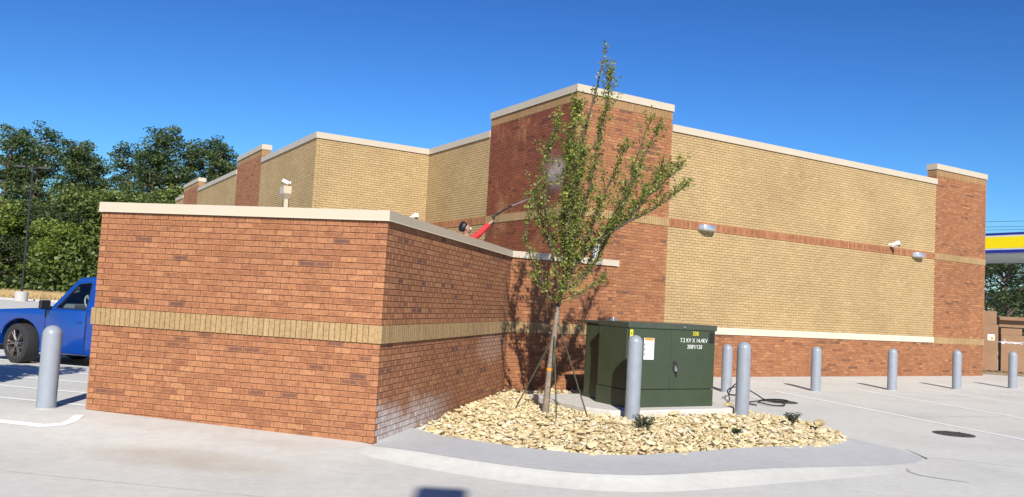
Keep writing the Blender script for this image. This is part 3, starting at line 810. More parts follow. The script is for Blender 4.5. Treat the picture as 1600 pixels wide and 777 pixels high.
for k in placed:
    if id(k) in ss: continue
    v, f = pv[k[4]]; mt = np.array((Matrix.Rotation(k[5], 3, 'Z') @ Matrix.Rotation(k[7], 3, 'Y') @ Matrix.Rotation(k[6], 3, 'X')))
    q = (v * np.array((k[3] * k[9], k[3], k[3]))) @ mt.T + np.array(k[:3]); o0 = len(V)
    V += [tuple(x) for x in q]; F += [tuple(o0 + i for i in g) for g in f]; T += [k[8]] * len(f)
me = bpy.data.meshes.new('small_rocks'); me.from_pydata(V, [], F); at = me.attributes.new('tone', 'FLOAT', 'FACE'); at.data.foreach_set('value', T)
tag(link('small_rocks', me, M['rock']), 'small pale tan rocks filling the gaps in the planting bed', 'rocks', kind='stuff')
# a stray rock behind the cabinet and a brown one on the bed's edge
for (x, y, z, r, lab) in ((3.98, 14.85, .0, .12, 'single yellow rock lying on the concrete behind the corner bollard'), (4.72, 12.55, .05, .13, 'flat brown rock at the right tip of the rock bed')):
    me = protos[3].copy(); at = me.attributes.new('tone', 'FLOAT', 'FACE'); at.data.foreach_set('value', [.05] * len(me.polygons))
    o = link('rock', me, M['rock'], None, (x, y, z + .04), (0, 0, 1)); o.scale = (r * 1.4, r, r); tag(o, lab, 'rock')

# ------------------------------------------------------------------ foliage helper
def leaves(name, pts, size, mat, parent=None, tones=None, aspect=.6, up=.3, loc=(0, 0, 0)):
    pts = np.asarray(pts, float); n = len(pts)
    size = np.broadcast_to(np.asarray(size, float), (n,)) * rng.uniform(.7, 1.25, n)
    nrm = rng.normal(size=(n, 3)); nrm[:, 2] = np.abs(nrm[:, 2]) + up; nrm /= np.linalg.norm(nrm, axis=1)[:, None]
    a = rng.normal(size=(n, 3)); a -= (a * nrm).sum(1)[:, None] * nrm; a /= np.linalg.norm(a, axis=1)[:, None]
    b_ = np.cross(nrm, a)
    h = size[:, None] / 2
    q = np.stack([pts - a * h, pts + b_ * h * aspect - a * h * .1 + nrm * h * .18, pts + a * h, pts - b_ * h * aspect - a * h * .1 + nrm * h * .18], 1).reshape(-1, 3)
    me = bpy.data.meshes.new(name); me.vertices.add(n * 4); me.vertices.foreach_set('co', q.ravel())
    me.loops.add(n * 4); me.loops.foreach_set('vertex_index', np.arange(n * 4)); me.polygons.add(n)
    me.polygons.foreach_set('loop_start', np.arange(n) * 4)
    me.update(calc_edges=True)
    at = me.attributes.new('tone', 'FLOAT', 'FACE')
    tn = rng.beta(2, 2, n) if tones is None else np.clip(np.asarray(tones) + rng.normal(0, .14, n), 0, 1)
    at.data.foreach_set('value', tn.astype(np.float32))
    return link(name, me, mat, parent, loc)

# ------------------------------------------------------------------ the young tree in the rock bed
TB = Vector((.605, 12.26, .03))
branches = {
 'leader': ([(.72, 1.57), (.78, 1.97), (.83, 2.35), (.86, 2.82), (.87, 3.3), (.90, 3.78), (.99, 4.27), (1.11, 4.76), (1.17, 5.1), (1.21, 5.27), (1.23, 5.45)], 0, .1, .030, 1.0),
 'right_low': ([(.71, 1.68), (.89, 2.09), (.97, 2.26), (1.27, 2.6), (1.61, 2.86), (2.01, 3.07), (2.32, 3.31), (2.5, 3.47)], -.05, -.35, .024, 1.0),
 'right_mid': ([(.78, 1.83), (1.01, 1.98), (1.23, 2.25), (1.36, 2.57), (1.53, 2.96), (1.7, 3.35), (1.87, 3.84), (2.06, 4.3)], .05, .45, .020, .95),
 'right_b': ([(1.61, 2.86), (1.85, 3.16), (2.13, 3.47), (2.4, 3.72)], -.2, -.5, .013, 1.1),
 'spray': ([(1.53, 2.96), (1.7, 3.49), (1.84, 4.12), (1.97, 4.44)], .25, .55, .010, .55),
 'left_low': ([(.70, 1.61), (.48, 1.95), (.27, 2.27), (.19, 2.69), (.28, 3.06)], 0, -.3, .013, .75),
 'left_up': ([(.73, 1.83), (.58, 2.43), (.45, 2.99), (.42, 3.42), (.50, 4.0), (.59, 4.34)], 0, -.25, .018, .8),
 'mid': ([(.81, 2.16), (.73, 2.82), (.74, 3.49), (.79, 4.11), (.87, 4.55)], 0, .35, .016, 1.15),
 'mid_r': ([(.83, 2.35), (1.03, 2.98), (1.13, 3.55), (1.19, 4.13), (1.31, 4.62), (1.31, 5.08)], 0, -.3, .017, .95),
 'right_up': ([(1.0, 2.26), (1.24, 3.04), (1.41, 3.52), (1.58, 3.96)], 0, -.5, .013, .8),
 'front': ([(.80, 1.9), (.78, 2.4), (.80, 2.9), (.92, 3.4), (1.0, 3.8)], -.1, -.75, .014, 1.1),
 'back': ([(.80, 1.9), (.92, 2.5), (.95, 3.0), (.85, 3.5), (.8, 3.9)], .1, .8, .014, 1.1),
 'right_c': ([(.97, 2.26), (1.35, 2.66), (1.72, 3.0), (1.98, 3.42), (2.2, 3.68)], -.05, .2, .012, 1.2),
 'right_d': ([(1.27, 2.6), (1.5, 2.95), (1.62, 3.3), (1.78, 3.62)], -.2, -.6, .010, 1.1),
 'mid_low': ([(.89, 2.09), (1.05, 2.5), (1.2, 2.85), (1.25, 3.2)], 0, -.6, .010, 1.0),
 'left_wisp': ([(.58, 2.43), (.36, 2.75), (.30, 3.3), (.40, 3.75), (.47, 3.9)], 0, .2, .008, .6),
 'low_r': ([(.75, 1.70), (1.02, 1.79), (1.32, 2.0)], 0, -.25, .008, .6),
 'low_l': ([(.73, 1.61), (.51, 1.77), (.34, 1.94)], 0, -.3, .008, .75),
 'left_side': ([(.63, 2.34), (.40, 2.85), (.29, 3.17)], 0, .3, .009, .9),
 'low_front': ([(.73, 1.6), (.74, 1.75), (.66, 2.05)], -.05, -.4, .008, .8),
}
tree = thing('young_tree', TB, 'young staked tree with sparse spring leaves growing in the rock bed', 'tree')
trunk_pts = [(.60, -.15), (.61, .0), (.635, .47), (.665, .93), (.70, 1.31), (.72, 1.60)]
B().tube([Vector((x, TB.y, z)) - TB for x, z in trunk_pts], [.056, .052, .047, .043, .040, .036], 12).build('trunk', M['bark'], tree, smooth=True)
B().tube([Vector((.645, TB.y, .66)) - TB, Vector((.648, TB.y, .70)) - TB], .0475, 12).build('orange_tape', M['orange'], tree)
LP = []; LS = []; LT = []
for nm, (pl, y0, y1, r0, dens) in branches.items():
    n = len(pl); pts = []
    for i, (x, z) in enumerate(pl):
        u = i / (n - 1); y = TB.y + y0 + (y1 - y0) * u
        s = y / TB.y                       # keep the apparent place while the branch leaves the picture plane
        pts.append(Vector((x * s, y, 1.61 + (z - 1.61) * s)) - TB)
    cv = chaikin(pts, 2); m_ = len(cv)
    B().tube(cv, [r0 * (1 - .82 * i / (m_ - 1)) + .0025 for i in range(m_)], 6).build('limb', M['limb'], tree, smooth=True)
    ln = sum((b_ - a).length for a, b_ in zip(cv, cv[1:]))
    core = {'leader': 1.0, 'mid': 1.5, 'front': 1.15, 'back': 1.0, 'mid_r': 1.1, 'left_up': .75, 'right_c': .95, 'right_d': .95, 'right_low': .9, 'right_b': .9, 'right_mid': .85, 'right_up': .9, 'left_low': .55, 'low_l': .8, 'low_front': 1.0, 'low_r': .7}.get(nm, .62)
    twigs = B(); nt_ = int(ln * 31 * dens * core)
    for k in range(nt_):
        u = (.12 if nm != 'leader' else .1) + .9 * (k + random.random()) / nt_; f = min(u, .999) * (m_ - 1); i = int(f); p = cv[i].lerp(cv[min(i + 1, m_ - 1)], f - i)
        d = (cv[min(i + 1, m_ - 1)] - cv[max(0, i - 1)]).normalized()
        q = (d * random.uniform(.4, 1.0) + Vector((random.gauss(0, .55), random.gauss(0, .6), random.uniform(.0, .9)))).normalized()
        tl = random.uniform(.12, .44) * (1.1 - .5 * u)
        if nm == 'leader' and u > .6: tl *= .45
        if nm == 'leader' and u > .62 and random.random() < .55: continue
        if nm == 'leader' and .85 < u < .91: continue
        e = p + q * tl + Vector((0, 0, .03)); mid_ = p.lerp(e, .5) + Vector((random.gauss(0, .015), random.gauss(0, .015), .012))
        twigs.tube([p, mid_, e], [.004, .003, .0015], 4, False)
        nl = int(tl * 88 * (.55 if nm == 'leader' and u > .8 else 1))
        tone = random.gauss(.5, .16)
        for j in range(nl):
            w = .15 + .9 * random.random(); b1 = p.lerp(e, w) + Vector((random.gauss(0, .026), random.gauss(0, .026), random.gauss(0, .022)))
            LP.append(b1); LS.append(random.uniform(.030, .056)); LT.append(tone)
    twigs.build('twigs', M['limb'], tree)
    for j in range(int(ln * 22 * dens * core)):
        f = random.uniform(.15, .62 if nm == 'leader' else .999) * (m_ - 1); i = int(f); p = cv[i].lerp(cv[min(i + 1, m_ - 1)], f - i)
        LP.append(p + Vector((random.gauss(0, .03), random.gauss(0, .03), random.gauss(0, .03)))); LS.append(random.uniform(.028, .046)); LT.append(.5)
cr = leaves('crown', LP, LS, M['leaf'], tree, LT, .62, .25); cr['kind'] = 'stuff'
for a, b_, lab in (((.735, 12.20, 1.36), (1.21, 12.1, .05), 'thin green tree stake leaning out to the right of the trunk'),
                   ((.70, 12.28, 1.20), (.17, 12.4, .05), 'thin green tree stake leaning out to the left of the trunk'),
                   ((.685, 12.19, 1.16), (.74, 11.55, .0), 'thin green tree stake in front of the trunk')):
    st = thing('tree_stake', b_, lab, 'stake', 'stakes round the young tree'); v = Vector(a) - Vector(b_)
    B().tube([v * -.08, v * .5, v], .011, 6).build('rod', M['stake'], st)
    B().tube([v, v + Vector((0, .05, .0))], .006, 6).build('tie', M['black'], st)

# small shrubs among the rocks
for (x, y, z, s, lab) in ((1.88, 11.25, .05, .15, 'small dark green shrub at the foot of the front bollard'), (4.39, 12.75, .04, .13, 'small dark green shrub near the right tip of the rock bed'), (3.15, 11.35, .03, .05, 'tiny green sprout among the rocks below the cabinet')):
    sh = thing('small_shrub', (x, y, z), lab, 'shrub', 'small shrubs in the rock bed'); pts = []; st = B()
    for k in range(int(26 * s / .15) + 4):
        a = random.uniform(0, 6.28); rr = random.random() ** .5 * s * 1.15; top = Vector((math.cos(a) * rr, math.sin(a) * rr * .9, s * random.uniform(.5, 1.15)))
        st.tube([(0, 0, -.02), top * .5, top], [.004, .003, .002], 4, False)
        for j in range(16): pts.append(top * random.uniform(.45, 1.05) + Vector((random.gauss(0, .014), random.gauss(0, .014), random.gauss(0, .014))))
    st.build('stems', M['bark'], sh); leaves('foliage', pts, .03, M['shrub'], sh, up=.1)['kind'] = 'stuff'

# ------------------------------------------------------------------ wall lamps, cameras, downpipe
def on_wall(p0, ang, t_, z, out=0): return p0 + D(ang) * t_ + D(ang + 90) * out + Vector((0, 0, z))
def wall_lamp(t_, z, label):
    q = on_wall(P, TH, t_, z); o = thing('wall_lamp', q, label, 'wall lamp', 'wall lamps on the long shop wall', R(90 - TH))
    poly = [(-.27, 0), (-.27, -.06), (-.20, -.17), (-.08, -.22), (.08, -.22), (.20, -.17), (.27, -.06), (.27, 0)]
    B().prism(poly, -.065, .065).bevel(.012, 2).build('housing', M['alu'], o, smooth=True)
    B().box((0, .0, 0), (.2, .06, .12)).build('back_plate', M['alu'], o)
    B().prism([(x * .85, y * .85) for x, y in poly], -.072, -.066).build('lens', M['canopy_w'], o)
wall_lamp(4.10, HB + .07, 'silver wall lamp on the band of the tan wall, nearer the tree')
wall_lamp(12.83, HB + .06, 'silver wall lamp on the band of the tan wall, next to the far red pier')
def sec_cam(q, ang, label, s=1.0, rx=-.35):
    o = thing('security_camera', q, label, 'security camera', 'white security cameras on the shop', R(90 - ang))
    B().lathe([(.05 * s, 0), (.05 * s, .03)], rot=Matrix.Rotation(R(90), 3, 'X')).build('mount', M['white'], o)
    B().tube([(0, -.02, 0), (0, -.10 * s, .0), (0, -.12 * s, .02)], .018 * s).build('arm', M['white'], o)
    b_ = B().box((0, -.17 * s, .02), (.11 * s, .22 * s, .11 * s), rot=Matrix.Rotation(rx, 3, 'X')).bevel(.02 * s, 2).build('housing', M['white'], o)
    B().lathe([(.035 * s, 0), (.03 * s, .012)], (0, -.275 * s, -.02 * s), rot=Matrix.Rotation(R(90) + rx, 3, 'X')).build('lens', M['black'], b_)
sec_cam(on_wall(P, TH, 11.51, HB + .26), TH, 'white security camera above the band on the long tan wall', 1.1)
sec_cam(on_wall(OU, TH, 3.10, 4.03), TH, 'small white security camera on the tan wall, peeping over the low wall coping', 1.3)
q = on_wall(FL, aL, OUl - 2.42, 0); dp = thing('downpipe', (q.x, q.y, 1.5), 'cream downpipe with a collector box on the left tan wall', 'downpipe', None, R(90 - aL))
B().box((0, -.09, 1.45), (.15, .12, 3.0)).bevel(.01, 1).build('pipe', M['coping'], dp)
bb = B(); bb.prism([(-.22, 0), (-.22, -.24), (.22, -.24), (.22, 0)], 3.10, 3.33); bb.build('collector_box', M['coping'], dp)
bb = B()
lo = [(-.08, 0), (-.08, -.15), (.08, -.15), (.08, 0)]; hi = [(-.22, 0), (-.22, -.24), (.22, -.24), (.22, 0)]
vl = [bb.bm.verts.new((*p, 2.94)) for p in lo]; vh = [bb.bm.verts.new((*p, 3.10)) for p in hi]
for i in range(4): bb.bm.faces.new((vl[i], vl[(i + 1) % 4], vh[(i + 1) % 4], vh[i]))
bb.bm.faces.new(vl[::-1]); bb.bm.faces.new(vh); bb.build('funnel', M['coping'], dp)
sec_cam(on_wall(FL, aL, OUl - 2.36, 4.95), aL, 'white security camera above the downpipe collector box', .95)

# ------------------------------------------------------------------ hose, manholes
for (x, y, lab) in ((7.0, 13.08, 'round dark cast iron manhole cover beside the painted stripe'), (5.38, 16.3, 'round dark manhole cover beside the tangled black hose')):
    z = gh(x, y); o = thing('manhole_cover', (x, y, z), lab, 'manhole cover', 'manhole covers in the parking area')
    B().lathe([(.30, -.05), (.30, .007), (.285, .009)], n=40).build('frame', M['iron'], o)
    B().lathe([(.283, -.04), (.283, .010), (.27, .012)], n=40).build('lid', M['iron'], o)
    bb = B()
    for i in range(-4, 5):
        for j in range(-4, 5):
            if math.hypot(i, j) < 4.3 and (i + j) % 2 == 0: bb.box((i * .058, j * .058, .0145), (.05, .025, .006), rz=.6)
    bb.build('lid_pattern', M['steel' if 0 else 'iron'], o)
hz = gh(4.9, 16) + .02
hp_ = [(3.9, 14.9, .03), (4.2, 15.6, .05), (4.3, 16.2, .12), (4.55, 16.6, .30), (4.75, 16.4, .38), (4.6, 15.9, .16), (4.25, 15.95, .10), (4.3, 16.3, .20), (4.7, 16.7, .24), (4.95, 16.5, .10), (5.0, 16.1, .03), (5.25, 16.0, .03), (5.5, 16.15, .045), (5.35, 16.4, .045), (5.0, 16.3, .03), (4.75, 15.8, .03), (4.9, 15.35, .02), (5.2, 15.5, .02), (5.25, 15.85, .03), (5.0, 16.0, .05), (4.6, 15.75, .03), (4.45, 15.5, .02), (4.6, 15.3, .02)]
cv = chaikin([Vector((x, y, hz - .02 + z)) for x, y, z in hp_], 3)
tag(B().tube(cv, .012, 6).build('hose', M['black'], smooth=True), 'tangled black hose on the concrete behind the corner bollard', 'hose')

# ------------------------------------------------------------------ worker washing the wall
def skin(name, pts, edges, mat, parent, sub_=2):
    me = bpy.data.meshes.new(name); me.from_pydata([p[:3] for p in pts], edges, [])
    o = link(name, me, mat, parent)
    md = o.modifiers.new('skin', 'SKIN'); md.use_smooth_shade = True
    for i, p in enumerate(pts):
        sv = me.skin_vertices[0].data[i]; r = p[3]; sv.radius = r if isinstance(r, tuple) else (r, r); sv.use_root = (i == 0)
    s_ = o.modifiers.new('sub', 'SUBSURF'); s_.levels = s_.render_levels = sub_; return o
PB = Vector((-.93, 16.05, 1.36))
lad = thing('step_ladder', (PB.x, PB.y, gh(PB.x, PB.y)), 'metal step ladder the worker stands on behind the low wall', 'step ladder')
zt = PB.z - gh(PB.x, PB.y)
for sx in (-1, 1):
    for sy in (-1, 1): B().tube([(sx * .34, sy * .55, 0), (sx * .22, sy * .16, zt - .03)], .022).build('leg', M['steel'], lad)
for k in range(1, 5):
    u = k / 5; B().box((0, -(.55 - .39 * u), zt * u), (.56 - .12 * u, .09, .03)).build('tread', M['steel'], lad)
B().box((0, 0, zt - .015), (.5, .42, .03)).build('platform', M['steel'], lad)
wk = thing('person', PB, 'person in a red long-sleeved top spraying the wall, seen above the low wall', 'person')
J = dict(pel=(0, 0, .92, .12), waist=(.01, .0, 1.08, .125), chest=(.04, .0, 1.28, .145), neck0=(.05, 0, 1.45, .062), neck1=(.02, .0, 1.50, .056))
pts = [(0, 0, .92, (.15, .115)), (.01, 0, 1.08, (.14, .11)), (.04, 0, 1.28, (.165, .12)), (.05, 0, 1.42, (.10, .08)), (.04, 0, 1.50, .058),
       (.03, .09, .86, .085), (.04, .11, .47, .06), (.02, .12, .07, .042), (.14, .13, .035, .04),
       (.03, -.09, .86, .085), (.05, -.11, .47, .06), (-.02, -.12, .07, .042), (.10, -.13, .035, .04),
       (.12, -.12, 1.39, .062), (.30, -.13, 1.55, .046), (.47, -.08, 1.75, .036), (.51, -.07, 1.79, .03),
       (.06, .17, 1.38, .062), (.16, .26, 1.14, .046), (.36, .22, 1.16, .036), (.40, .21, 1.17, .03)]
ed = [(0, 1), (1, 2), (2, 3), (3, 4), (0, 5), (5, 6), (6, 7), (7, 8), (0, 9), (9, 10), (10, 11), (11, 12), (3, 13), (13, 14), (14, 15), (15, 16), (3, 17), (17, 18), (18, 19), (19, 20)]
hd = [(.03, 0, 1.545, (.07, .065)), (.035, 0, 1.60, (.092, .080)), (.03, 0, 1.66, (.098, .082)), (.01, 0, 1.715, (.075, .065))]
n0 = len(pts); pts += hd; ed += [(4, n0), (n0, n0 + 1), (n0 + 1, n0 + 2), (n0 + 2, n0 + 3)]
# nose and fingers grown from the same surface
pts.append((.135, -.02, 1.605, .016)); ed.append((n0 + 1, len(pts) - 1))
for hand, sgn in ((16, -1), (20, 1)):
    hx, hy, hz_ = pts[hand][:3]
    for f_, (dx, dy, dz) in enumerate(((.075, -.03, .02), (.085, -.012, .03), (.08, .008, .03), (.065, .026, .022), (.03, .0, .065))):
        pts.append((hx + dx * .55, hy + dy, hz_ + dz * .6, .0095)); k = len(pts) - 1
        pts.append((hx + dx, hy + dy * 1.1 - .012, hz_ + dz * .35, .008)); ed += [(hand, k), (k, k + 1)]
body = skin('body', pts, ed, M['skin'], wk)
sh_i = [0, 1, 2, 3, 13, 14, 15, 17, 18, 19]
def wear(name, ids, add, mat, cut=()):
    ids = list(ids); mp = {i: k for k, i in enumerate(ids)}
    pp = [(*pts[i][:3], tuple(r + add for r in pts[i][3]) if isinstance(pts[i][3], tuple) else pts[i][3] + add) for i in ids]
    return skin(name, pp, [(mp[a], mp[b_]) for a, b_ in ed if a in mp and b_ in mp], mat, wk)
wear('red_top', sh_i, .016, M['red_cloth']); wear('trousers', [0, 5, 6, 7, 9, 10, 11], .014, M['jeans'])
for s in (0, 1):
    f = pts[8 + 4 * s]; B().box((f[0] - .03, f[1], .04), (.27, .10, .085)).bevel(.03, 2).build('shoe', M['black'], wk)
skin('hair', [(-.035, -.01, 1.56, (.075, .085)), (-.04, -.015, 1.63, (.10, .10)), (-.015, -.01, 1.70, (.10, .10)), (.035, 0, 1.735, (.075, .08))], [(0, 1), (1, 2), (2, 3)], M['hair'], wk)
skin('collar', [(.0, 0, 1.47, .085), (.03, 0, 1.51, .078)], [(0, 1)], M['red_cloth'], wk)
for s in (-1, 1): B().lathe([(.012, -.008), (.02, 0), (.012, .008)], (.03, s * .088, 1.61), 10).build('ear', M['skin'], wk, smooth=True)
B().box((.115, -.0, 1.635), (.03, .15, .04)).bevel(.012, 2).build('safety_glasses', M['white'], wk)
wd = thing('pressure_washer_lance', PB + Vector((.54, -.06, 1.80)), 'black and silver pressure washer lance held by the worker in red', 'spray lance')
g0 = PB + Vector((.54, -.06, 1.80))
def rel(p): return Vector(p) - g0
B().tube([rel((-.40, 15.99, 3.10)), rel((-.385, 15.99, 3.19)), rel((-.38, 16.0, 3.26))], .022).build('grip', M['black'], wd)
B().tube([rel((-.42, 15.98, 3.235)), rel((-.36, 16.0, 3.275)), rel((-.052, 16.3, 3.516))], [.02, .022, .014]).build('lance_sleeve', M['black'], wd)
B().tube([rel((-.30, 16.04, 3.30)), rel((-.30, 16.02, 3.19)), rel((-.36, 16.0, 3.16))], .007).build('trigger_guard', M['dark_metal'], wd)
B().tube([rel((-.052, 16.3, 3.516)), rel((.20, 16.48, 3.66)), rel((.353, 16.6, 3.737))], [.011, .010, .008]).build('lance_tube', M['steel'], wd)
cv = chaikin([rel(p) for p in ((-.40, 15.99, 3.10), (-.44, 15.97, 2.95), (-.52, 15.96, 2.80), (-.62, 15.98, 2.68), (-.7, 16.2, 2.2), (-.6, 16.5, 1.2), (-.3, 16.6, .1))], 3)
B().tube(cv, .012, 6).build('hose', M['black'], wd, smooth=True)
# spray bursting on the wall
m, t, b = nodes('spray'); M['spray'] = m; t.nodes.remove(b)
pv_ = N(t, 'ShaderNodeVolumePrincipled'); pv_.inputs['Color'].default_value = (1, 1, 1, 1)
tc = t.nodes.new('ShaderNodeTexCoord'); g = t.nodes.new('ShaderNodeTexGradient'); g.gradient_type = 'SPHERICAL'; t.links.new(tc.outputs['Object'], g.inputs[0])
nn = noise_(t, 2.2, 3, .6, tc.outputs['Object'])
t.links.new(math_(t, 'MULTIPLY', math_(t, 'MULTIPLY', math_(t, 'POWER', g.outputs['Fac'], 2.2), smooth_range(t, nn, .3, .8)), 9.0), pv_.inputs['Density'])
t.links.new(pv_.outputs[0], t.nodes['Material Output'].inputs['Volume'])
bb = B(); bmesh.ops.create_icosphere(bb.bm, subdivisions=3, radius=1)
o = bb.build('spray_mist', M['spray'], None, (.93, 19.0, 4.68)); o.scale = (.46, .40, .62)
tag(o, 'white burst of water mist where the spray hits the red pier', 'mist', kind='stuff')
# aluminium ladder behind the low wall
la = thing('leaning_ladder', (1.15, 16.9, gh(1.15, 16.9)), 'pale metal ladder end sticking up above the low wall behind the tree', 'ladder')
for off in (0, .36):
    v0 = Vector((0, 0, 0)) + Vector((-.02, 1, 0)) * off; B().tube([v0, v0 + Vector((.66, .25, 3.07))], .035, 4).build('rail', M['canopy_w'], la)
for k in range(9):
    q = Vector((.66, .25, 3.07)) * ((k + .5) / 9); B().tube([q, q + Vector((-.02, .36, 0))], .016, 6).build('rung', M['alu'], la)

# ------------------------------------------------------------------ blue pickup
fx, fy = -8.50, 15.73; TZ = gh(-8.5, 15)
hdg = math.atan2(D(PHI).y, D(PHI).x)
tk = thing('pickup_truck', (fx, fy, TZ), 'small blue pickup truck parked behind the low brick wall', 'pickup truck', None, hdg)
HWD = .80
def arc(cx, r, z0, a0, a1, n=12): return [(cx + r * math.cos(R(a0 + (a1 - a0) * i / n)), z0 + r * math.sin(R(a0 + (a1 - a0) * i / n))) for i in range(n + 1)]
prof = [(.76, .30), (.82, .45), (.82, .72), (.76, .86), (.55, .93), (-.2, .99), (-.82, 1.01), (-2.12, 1.01), (-4.26, 1.0), (-4.30, .95), (-4.30, .40), (-3.6, .30)] + arc(-2.95, .43, .36, 190, -18) + [(-2.48, .215), (-.47, .215)] + arc(0, .43, .36, 195, -8)
B().extr(prof, -HWD, HWD).bevel(.035, 3, 40).build('body', M['blue'], tk, smooth=True)
for x in (0, -2.95): B().box((x, 0, .50), (.80, 1.0, .50)).build('wheel_well', M['black'], tk)
B().box((-1.6, 0, .24), (4.6, 1.0, .10)).build('chassis', M['black'], tk)
dr = B().extr([(-.56, .25), (-.58, .95), (-.60, .99), (-1.74, .99), (-1.75, .25)], HWD - .004, HWD + .010).bevel(.006, 2).build('door', M['blue'], tk, smooth=True)
B().box((-1.58, HWD + .022, .80), (.15, .02, .030)).bevel(.006, 1).build('handle', M['blue'], dr)
B().extr([(-.54, .25), (-.55, .96), (-.56, .96), (-.55, .25)], HWD - .01, HWD + .004).build('door_gap', M['black'], tk)
B().extr([(-1.762, .25), (-1.752, 1.0), (-1.770, 1.0), (-1.780, .25)], HWD - .01, HWD + .004).build('door_gap', M['black'], tk)
B().extr([(-.56, .52), (-.56, .545), (-1.75, .545), (-1.75, .52)], HWD, HWD + .018).build('side_moulding', M['blue'], tk)
def P3(x, z, side, inset=0):      # a point on the sloped side of the cab
    return (x, side * (HWD - .01 - .24 * max(0, z - 1.0) - inset), z)
for s in (1, -1):
    out_ = [(-.66, 1.0), (-1.28, 1.53), (-1.70, 1.57), (-2.06, 1.55), (-2.14, 1.0)]
    inn = [(-.84, 1.02), (-1.34, 1.46), (-1.68, 1.49), (-1.71, 1.49), (-1.72, 1.02)]
    bb = B(); oo = [bb.bm.verts.new(P3(x, z, s)) for x, z in out_]; ii = [bb.bm.verts.new(P3(x, z, s)) for x, z in inn]
    for k in range(5): bb.bm.faces.new((oo[k], oo[(k + 1) % 5], ii[(k + 1) % 5], ii[k]))
    r = bmesh.ops.extrude_face_region(bb.bm, geom=bb.bm.faces[:]); bmesh.ops.translate(bb.bm, vec=(0, -s * .05, 0), verts=[v for v in r['geom'] if isinstance(v, bmesh.types.BMVert)])
    bb.build('cab_side', M['blue'], tk)
    bb = B(); bb.bm.faces.new([bb.bm.verts.new(P3(x, z, s, .02)) for x, z in inn]); bb.build('side_window', M['glass'], tk)
    B().tube([P3(x, z, s, -.002) for x, z in inn + inn[:1]], .009, 5).build('window_seal', M['black'], tk)
B().quad((-.66, .78, 1.0), (-.66, -.78, 1.0), (-1.28, -.65, 1.53), (-1.28, .65, 1.53)).build('windscreen', M['glass'], tk)
B().quad((-2.12, .74, 1.04), (-2.12, -.74, 1.04), (-2.06, -.64, 1.50), (-2.06, .64, 1.50)).build('rear_window', M['glass'], tk)
bb = B(); bb.extr([(-1.23, 1.51), (-1.33, 1.565), (-1.75, 1.60), (-2.03, 1.575), (-2.08, 1.53)], -.665, .665); bb.bevel(.02, 2, 20).build('roof', M['blue'], tk, smooth=True)
B().box((-1.05, 0, 1.0), (.34, 1.35, .20)).bevel(.03, 2).build('dashboard', M['int'], tk)
for y in (.36, -.36): B().box((-1.92, y, 1.08), (.16, .5, .62), rot=Matrix.Rotation(-.2, 3, 'Y')).bevel(.04, 2).build('seat', M['int_light'], tk)
bb = B(); rt = Matrix.Rotation(R(-62), 3, 'Y'); sc_ = Vector((-1.34, .34, 1.12))
bb.tube([rt @ Vector((.17 * math.cos(a), .17 * math.sin(a), 0)) + sc_ for a in [k * math.pi / 10 for k in range(21)]], .016, 6)
for a in (.5, 2.6, 4.7): bb.tube([sc_, rt @ Vector((.17 * math.cos(a), .17 * math.sin(a), 0)) + sc_], .02, 6)
bb.build('steering_wheel', M['int_light'], tk, smooth=True)
mr = B().box((-.68, HWD + .14, 1.07), (.09, .22, .16)).bevel(.02, 2).build('mirror', M['black'], tk)
B().box((-.68, HWD + .02, 1.02), (.07, .08, .05)).build('bracket', M['black'], mr)
for y in (.62, -.62): B().box((.76, y, .78), (.14, .36, .15)).bevel(.03, 2).build('headlight', M['white'], tk)
B().box((.84, 0, .52), (.14, 1.66, .17)).bevel(.03, 2).build('bumper', M['dark_metal'], tk)
for o_ in tk.children_recursive:               # a short cab: tighten the body between the axles
    if o_.type == 'MESH':
        for v in o_.data.vertices:
            x = v.co.x
            v.co.x = x if x > -.47 else (-.47 + (x + .47) * .70 if x > -2.2 else x + .519)
def wheel(x, y, steer, s):
    e = bpy.data.objects.new('wheel', None); COL.objects.link(e); e.parent = tk; e.location = (x, y, .352); e.scale = (.94, .94, .94); e.rotation_euler = (0, 0, steer + (math.pi if s < 0 else 0))
    rr = Matrix.Rotation(R(-90), 3, 'X')
    B().lathe([(.27, -.14), (.33, -.15), (.365, -.135), (.375, -.10), (.375, .10), (.365, .135), (.33, .15), (.27, .14)], n=36, caps=False, rot=rr).build('tyre', M['tyre'], e, smooth=True)
    bb = B().lathe([(.27, -.14), (.275, .135), (.262, .14), (.25, .12), (.245, .02), (.245, -.1)], n=36, caps=False, rot=rr)
    for k in range(6):
        a = k * math.pi / 3
        for d in (-.09, .09):
            bb.tube([(.04 * math.cos(a), .10, .04 * math.sin(a)), (.15 * math.cos(a + d), .115, .15 * math.sin(a + d)), (.255 * math.cos(a + d * 1.6), .115, .255 * math.sin(a + d * 1.6))], [.022, .016, .016], 5)
    bb.lathe([(.06, .05), (.06, .12), (.03, .13), (.0001, .13)], n=16, rot=rr); bb.build('rim', M['rim'], e, smooth=True)
    B().lathe([(.16, -.02), (.16, .0), (.0001, .002)], n=24, rot=rr).build('brake_disc', M['dark_metal'], e)
wheel(0, .70, -.25, 1); wheel(0, -.70, -.25, -1); wheel(-2.43, .67, 0, 1); wheel(-2.43, -.67, 0, -1)

